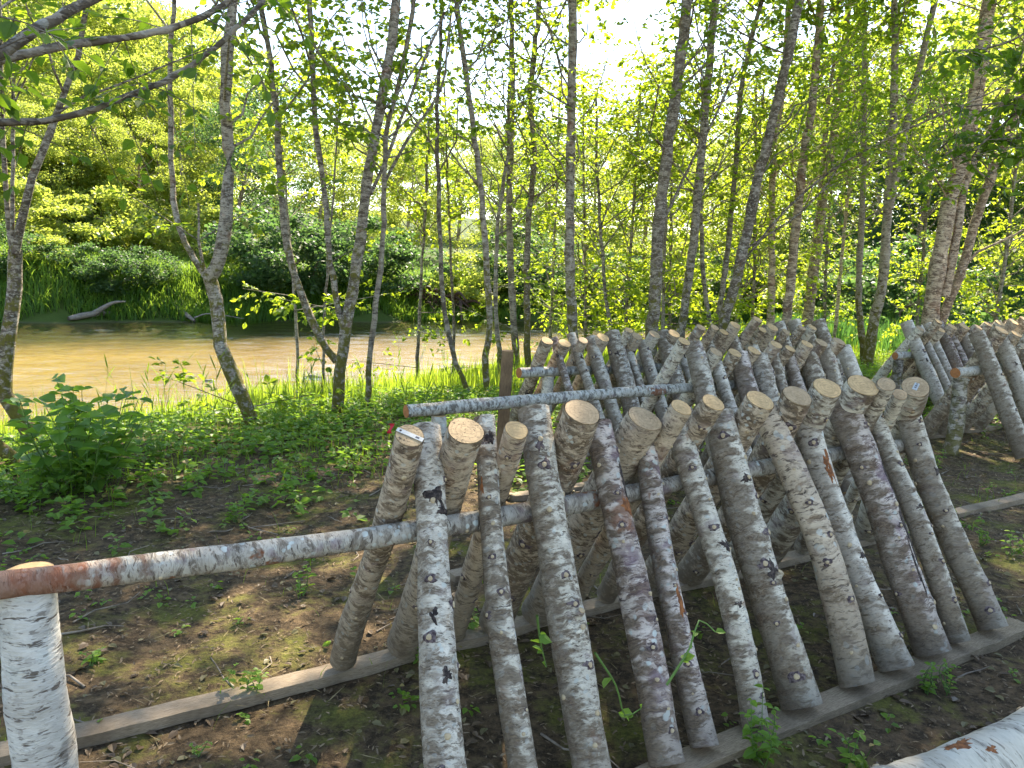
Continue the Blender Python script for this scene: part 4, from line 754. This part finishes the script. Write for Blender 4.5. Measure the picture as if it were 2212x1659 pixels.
a, b_ = at(338, 640, bank_D(338, 1.2)), at(420, 690, bank_D(420, -.3)); b_[2] = -.75; wood('dead_branch', [b_, (a+b_)/2+[0, 0, .05], a], .075, 'bleached dead branch slanting down the far bank into the water', 'branch', extra=[((b_+[0, 0, .1], b_+[.5, .1, .25], b_+[1.6, .2, .12]), .03)])
def roots():
    c = at(950, 632, bank_D(950, 1.)); g = float(H(c[0], c[1])); c[2] = g; A = Acc(); r = np.random.default_rng(4)
    for k in range(42):
        d = r.normal(size=3)*np.array([1, .6, .6]); d[2] = abs(d[2])*.8; d = d/np.linalg.norm(d); L = r.uniform(.6, 2.); s = r.normal(size=3)*.25*np.array([2, .4, .5]); s[2] = abs(s[2])
        A.tube(spline([s, s+d*L*.5+[0, 0, .1], s+d*L-[0, 0, .35*L]], .2), np.linspace(.11, .02, len(spline([s, s+d*L*.5+[0, 0, .1], s+d*L-[0, 0, .35*L]], .2))), 6)
    tag(link('root_mass', A.mesh('root_mass', [M['roots']]), None, c), 'tangled brown root mass on the far bank behind the thin leaning tree', 'roots')
roots()
def rock(px, py, s, lab):
    d = ray(px, py); p = CAM+d*((-.8-CAMZ)/d[2]); th, ph = np.meshgrid(np.linspace(0, 2*np.pi, 17)[:-1], np.linspace(.02, np.pi-.02, 9)); r = 1+.18*np.sin(3*th+ph*2)+.12*np.sin(5*ph+th)
    V = np.stack([s*r*np.sin(ph)*np.cos(th)*1.5, s*r*np.sin(ph)*np.sin(th), s*.5*r*np.cos(ph)], -1).reshape(-1, 3); i = np.arange(8)[:, None]*16; j = np.arange(16)[None]; j2 = (j+1) % 16
    tag(link('river_rock', mesh_np('river_rock', V, np.stack([i+j, i+16+j, i+16+j2, i+j2], -1).reshape(-1, 4), [M['rock']]), None, p), lab, 'rock')
rock(681, 944*.8637, .13, 'small dark rock breaking the water left of the broken-bark tree')
rock(452, 823, .07, 'tiny pale rock in the shallows left of the crooked tree foot')
# ------------------------------------------------------------------ grass
def sample_region(n, t0, t1, o0, o1, cond):
    t = rng.uniform(t0, t1, n); o = rng.uniform(o0, o1, n); x = NX*o+UX*t; y = NY*o+UY*t; k = cond(t, o, x, y); return x[k], y[k], t[k], o[k]
def in_view(x, y, m=.12):
    P = np.stack([x, y, H(x, y)], -1)-CAM; z = P@_F; return (z > .3) & (np.abs(P@_R/z) < .651+m) & (-(P@_U)/z < .488+m)
def blades(name, x, y, h, wd, m, label, lean=.35, z=None, cat='grass'):
    n = len(x); z = H(x, y)-.02 if z is None else z; B = np.stack([x, y, z], -1); a = rng.uniform(0, 6.28, n); d = np.stack([np.cos(a), np.sin(a), 0*a], -1); s = np.stack([-np.sin(a), np.cos(a), 0*a], -1)
    le = (rng.uniform(.1, 1., n)*lean*h)[:, None]; hh = h[:, None]; w_ = wd[:, None]; up = np.array([0, 0, 1.])
    V = np.stack([B-s*w_*.5, B+s*w_*.5, B+d*le*.25+up*hh*.5+s*w_*.45, B+d*le*.25+up*hh*.5-s*w_*.45, B+d*le*.7+up*hh*.85+s*w_*.22, B+d*le*.7+up*hh*.85-s*w_*.22, B+d*le*1.2+up*hh], 1).reshape(-1, 3)
    b = np.arange(n)[:, None]*7; Q = np.concatenate([b+np.array([[0, 1, 2, 3]]), b+np.array([[3, 2, 4, 5]])]); T = b+np.array([[5, 4, 6]])
    o = link(name, mesh_np(name, V, [Q, T], [m], smooth=False)); tag(o, label, cat, None, 'stuff'); return o
def Nline(t): return np.interp(t, [-30, 0, 11, 29, 36, 60, 200], [-10.8, -11.4, -16.0, -23, -29, -42, -80])
def clumpy(x, y, s=1.): return .5+.5*np.sin(x*1.9*s+np.sin(y*2.3*s)*1.5)*np.sin(y*1.7*s+np.sin(x*1.3*s)*1.2)
x, y, t, o = sample_region(150000, -6, 22, -19, -7.2, lambda t, o, x, y: (o > Nline(t)-.15) & in_view(x, y) & (rng.uniform(size=len(t)) < sm((-o-7.6)/1.2)*(.45+.55*clumpy(x, y))) )
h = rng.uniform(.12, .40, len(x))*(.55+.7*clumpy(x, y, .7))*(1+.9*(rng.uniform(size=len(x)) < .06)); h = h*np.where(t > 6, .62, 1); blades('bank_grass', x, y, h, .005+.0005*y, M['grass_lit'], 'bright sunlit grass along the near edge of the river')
x, y, t, o = sample_region(170000, 11, 60, -32, 1, lambda t, o, x, y: (o > Nline(t)) & in_view(x, y) & (t > 15-.2*(o+8)) & ((o > Nline(t)+2.5) | (t > 27)) & (rng.uniform(size=len(t)) < 1-.5*clumpy(x, y)))
h = rng.uniform(.25, .6, len(x)); blades('meadow_grass', x, y, h, .012+.0009*y, M['grass_meadow_shade'], 'deep green meadow grass behind the right-hand racks')
x, y, t, o = sample_region(150000, -28, 45, -34.5, -28.2, lambda t, o, x, y: in_view(x, y) & (rng.uniform(size=len(t)) < np.where(o > -31.5, 1, .5)*(1-.4*clumpy(x, y))))
h = rng.uniform(.25, .7, len(x)); blades('far_bank_grass', x, y, h, np.full(len(x), .035), M['grass_bank'], 'tall grass hanging over the far river bank', 1.1)
x, y, t, o = sample_region(5200, -3, 10, -9.2, -2.2, lambda t, o, x, y: in_view(x, y) & (rng.uniform(size=len(t)) < .10+.9*(clumpy(x, y, 2.3) > .78)) & (np.abs(o+2.18) > .3))
h = rng.uniform(.04, .16, len(x)); blades('grass_tufts', x, y, h, np.full(len(x), .0035), M['grass'], 'sparse grass tufts on the dark soil', .9)
x, y, t, o = sample_region(60000, -5, 16, -9.6, -4.6, lambda t, o, x, y: in_view(x, y) & (rng.uniform(size=len(t)) < sm((-o-4.4)/3.)*clumpy(x+2, y, 1.3)*.9))
h = rng.uniform(.05, .22, len(x)); blades('undergrowth_grass', x, y, h, np.full(len(x), .0055), M['grass'], 'loose grass growing among the weeds before the bank', .8)
# ------------------------------------------------------------------ low weeds and litter
def weeds(name, n, t0, t1, o0, o1, cond, hgt, nl, ls, m, label, kind='stuff'):
    x, y, t, o = sample_region(n, t0, t1, o0, o1, cond); k = len(x); z = H(x, y); P = []; D = []; N = []; L = []
    hp = rng.uniform(.5, 1, k)*hgt; A = Acc()
    for j in range(nl):
        u = (j+1)/nl; a = rng.uniform(0, 6.28, k); rr = ls*rng.uniform(.1, 1.4, k)
        P.append(np.stack([x+np.cos(a)*rr*.5, y+np.sin(a)*rr*.5, z+hp*u*rng.uniform(.6, 1.1, k)], -1)); D.append(np.stack([np.cos(a), np.sin(a), rng.uniform(-.35, .35, k)], -1)); N.append(norm(np.stack([rng.normal(size=k)*.35, rng.normal(size=k)*.35, np.ones(k)], -1))); L.append(ls*rng.uniform(.55, 1.3, k)*(1.15-.35*u))
    P, D, N, L = map(np.concatenate, (P, D, N, L)); V, Q = leaves(P, D, N, L, L*.36, True); tag(link(name, mesh_np(name, V, Q, [m], smooth=False)), label, 'weeds', None, kind)
weeds('ground_cover', 30000, -5, 16, -10.6, -4.3, lambda t, o, x, y: in_view(x, y) & (o > -9.2-1.3*clumpy(x, y)) & (rng.uniform(size=len(t)) < sm((-o-3.9)/3.)*(.10+.75*clumpy(x, y, 1.6)*(.4+.6*clumpy(x+5, y, 3.1))) + .02), .17, 8, .062, M['leaf_weed'], 'low leafy weeds spreading from the racks to the river grass')
weeds('soil_weeds', 2600, -2, 12, -5.6, 0, lambda t, o, x, y: in_view(x, y) & (rng.uniform(size=len(t)) < .12+.88*(clumpy(x+3, y, 2.1) > .82)), .06, 6, .03, M['leaf_weed'], 'scattered small seedlings on the bare soil')
def litter():
    def flat(name, n, t0, t1, o0, o1, ls, wr, m, label, cat, tilt=.25):
        x, y, t, o = sample_region(n, t0, t1, o0, o1, lambda t, o, x, y: in_view(x, y)); k = len(x); a = rng.uniform(0, 6.28, k); L = ls*rng.uniform(.4, 1.3, k)
        P = np.stack([x, y, H(x, y)+.006+L*.12*rng.uniform(0, 1, k)], -1); D = np.stack([np.cos(a), np.sin(a), rng.normal(size=k)*tilt*.5], -1); N = norm(np.stack([rng.normal(size=k)*tilt, rng.normal(size=k)*tilt, np.ones(k)], -1))
        V, Q = leaves(P, D, N, L, L*wr, True); tag(link(name, mesh_np(name, V, Q, [m], smooth=False)), label, cat, None, 'stuff')
    flat('fallen_leaves', 4200, -2, 12, -8, 0, .032, .36, M['litter'], 'dry pale leaves scattered on the soil', 'leaves')
    flat('wood_chips', 60000, -2, 12, -7, 0.4, .026, .13, M['chip'], 'wood chips and bark crumbs on the soil', 'chips', .4)
    flat('bark_flakes', 5000, -2, 12, -7, 0.4, .04, .3, M['litter_dark'], 'dark bark flakes and old leaves pressed on the soil', 'flakes', .25)
    flat('straw_litter', 3500, -2, 12, -8, 0.4, .09, .02, M['straw'], 'dry stalks lying on the soil', 'straw', .2)
litter()
def sticks():
    x, y, t, o = sample_region(420, -2, 10, -7, .2, lambda t, o, x, y: in_view(x, y)); A = Acc()
    for i in range(len(x)):
        a = rng.uniform(0, 6.28); L = rng.uniform(.06, .35); d = np.array([math.cos(a), math.sin(a), rng.uniform(0, .12)]); p = np.array([x[i], y[i], float(H(x[i], y[i]))+.005]); s = np.array([-d[1], d[0], 0])
        A.tube(np.array([p, p+d*L*.35+s*L*rng.normal()*.08, p+d*L*.7+s*L*rng.normal()*.1, p+d*L]), np.linspace(.004, .0015, 4)*rng.uniform(.6, 1.5), 5)
    tag(link('twig_litter', A.mesh('twig_litter', [M['deadwood']])), 'thin dead twigs scattered on the soil', 'twigs', None, 'stuff')
sticks()
# ------------------------------------------------------------------ individual plants
def leafy_plant(name, px, py, D, hgt, nst, nl, ls, label, m='leaf_shrub', spread=.3, cat='plant', wr=.33, group=None, root=None, lmin=.15):
    if root is None:
        p = CAM; d_ = ray(px, py)
        for s_ in np.arange(1., 30, .02):
            p = CAM+d_*s_
            if p[2] <= float(H(p[0], p[1])): break
        root = np.array([p[0], p[1], float(H(p[0], p[1]))])
    A = Acc(); P = []; Dd = []; N = []; L = []
    for k in range(nst):
        a = rng.uniform(0, 6.28); hk = hgt*rng.uniform(.55, 1.05); r = spread*rng.uniform(.15, 1); tip = np.array([math.cos(a)*r, math.sin(a)*r, hk]); b0 = np.array([math.cos(a)*r*.3, math.sin(a)*r*.3, 0]); S = spline([b0, (b0+tip)/2+rng.normal(size=3)*.02, tip], .04); A.tube(S, np.linspace(.005, .002, len(S))*(1 if hgt > .3 else .5), 5)
        for j in range(nl):
            u = lmin+(1-lmin)*(j+1)/nl; q = S[int(u*(len(S)-1))]; aa = j*2.4+k+rng.normal()*.4
            for sg in (0, math.pi):
                P.append(q); Dd.append([math.cos(aa+sg), math.sin(aa+sg), rng.uniform(-.35, .45)]); N.append([rng.normal()*.3, rng.normal()*.3, 1]); L.append(ls*rng.uniform(.55, 1.1)*(1.1-.35*u))
    o = link(name, None, None, root); link('stem', A.mesh('stem', [M['stem']]), o); tag(o, label, cat, group)
    V, Q = leaves(np.array(P), np.array(Dd, float), norm(np.array(N, float)), np.array(L), np.array(L)*wr, True); link('foliage', mesh_np('foliage', V, Q, [M[m]], smooth=False), o)
leafy_plant('leafy_shrub', 175, 1060, 4.7, .66, 28, 6, .165, 'big-leaved green shrub in front of the river at the left', spread=.5, cat='shrub', wr=.38)
leafy_plant('leafy_shrub', 60, 1080, 4.3, .25, 16, 5, .08, 'low leafy bush at the left edge below the big-leaved shrub', 'leaf_weed', spread=.4, cat='shrub')
GP = 'small plants growing on the soil'
for px, py, D, h_, ns, nl, ls, lab in [(535, 1520, 2.15, .15, 4, 4, .045, 'small bright plant growing up beside the long plank at the lower left'), (1655, 1655, 1.72, .22, 6, 7, .045, 'round-leaved plant at the foot of the sixth nearest log'), (2000, 1500, 2.35, .12, 5, 4, .035, 'low round-leaved weed right of the front plank'),
   (200, 1440, 2.4, .05, 4, 3, .04, 'tiny leafy sprig on the soil left of the long plank'), (1840, 1665, 1.75, .12, 7, 3, .05, 'leafy sprigs beside the big corner log'), (2050, 1500, 2.5, .14, 4, 4, .03, 'small-leaved weed above the big corner log'), (1010, 1370, 2.45, .12, 4, 3, .06, 'dark leafy plant behind the second nearest log'), (650, 1290, 3.0, .14, 3, 4, .045, 'thin dark-leaved sprig below the nearest pole'),
   (905, 1440, 2.2, .08, 3, 4, .03, 'small lobed plant by the plank left of the first nearest log'), (430, 1640, 1.9, .05, 2, 3, .03, 'tiny bright seedling at the bottom left'), (510, 1130, 3.7, .12, 6, 4, .05, 'leafy weed above the nearest pole'), (905, 770, 8.2, 1.15, 2, 9, .07, 'tall thin sapling against the water left of the leaning thin tree'),
   (2190, 1200, 3.6, .14, 6, 4, .045, 'leafy weed at the right edge'), (2020, 1010, 4.2, .2, 8, 4, .04, 'bright leafy weed between the racks'), (2120, 1180, 3.6, .1, 6, 4, .035, 'small green weed below the right-hand plank'), (800, 940, 6., .3, 10, 4, .06, 'white-glinting broad-leaved weed left of the red ribbon'), (960, 790, 8., .5, 8, 5, .06, 'leafy bush in the grass behind the pale pole'), (330, 1010, 5.2, .3, 14, 4, .06, 'leafy weed right of the big-leaved shrub')]:
    leafy_plant('small_plant', px, py, D, h_, ns, nl, ls, lab, 'leaf_weed', .3*h_+.03, group=GP)
def vine(pl, D, lab):
    P = [at(x, y, D+.03*i) for i, (x, y) in enumerate(pl)]; S = spline(P, .03); A = Acc(); A.tube(S-S[0], np.linspace(.004, .0018, len(S)), 6); o = link('vine', None, None, S[0]); link('stem', A.mesh('stem', [M['stem']]), o); tag(o, lab, 'vine', 'green vines among the nearest logs')
    k = max(6, len(S)//3); idx = rng.integers(len(S)//3, len(S), k); L = rng.uniform(.018, .04, k); V, Q = leaves(S[idx]-S[0], rdir(k, .1), rdir(k, 1.), L, L*.4); link('foliage', mesh_np('foliage', V, Q, [M['leaf_weed']], smooth=False), o)
vine([(1160, 1330), (1168, 1390), (1180, 1440)], 2.02, 'short green stalk between the second and third nearest logs')
vine([(1285, 1410), (1330, 1480), (1350, 1545), (1385, 1530)], 1.98, 'curling green vine between the third and fourth nearest logs')
vine([(1440, 1480), (1490, 1400), (1510, 1340), (1545, 1365)], 1.92, 'green vine climbing across the slim purple-brown log')
for k in range(26):    # tall reed stems in the bank grass
    px = [330, 360, 392, 430, 455, 250, 300, 500, 560, 600, 640, 660, 690, 860, 885, 910, 930, 970, 1020, 1060, 1150, 1170, 210, 1100, 780, 1120][k]; D = random.uniform(6.8, 9.5)
    p = at(px, 850, D); g = float(H(p[0], p[1])); A = Acc(); hh = random.uniform(.35, .7); d = np.array([random.uniform(-.12, .12), 0, hh]); A.tube(np.array([[0, 0, 0], d*.5+[.01, 0, 0], d]), np.array([.003, .0022, .001]), 4)
    o = link('reed', None, None, (p[0], p[1], g)); link('stem', A.mesh('stem', [M['stem']]), o); tag(o, 'tall thin reed standing above the bank grass', 'reed', 'reeds in the bank grass')
    n = 6; u = np.linspace(.25, .95, n); P = np.outer(u, d); a = rng.uniform(0, 6.28, n); V, Q = leaves(P, np.stack([np.cos(a)*.6, np.sin(a)*.6, np.full(n, .8)], -1), np.stack([-np.cos(a), -np.sin(a), np.full(n, .8)], -1), np.full(n, .2), np.full(n, .007)); link('blade', mesh_np('blade', V, Q, [M['grass']], smooth=False), o)
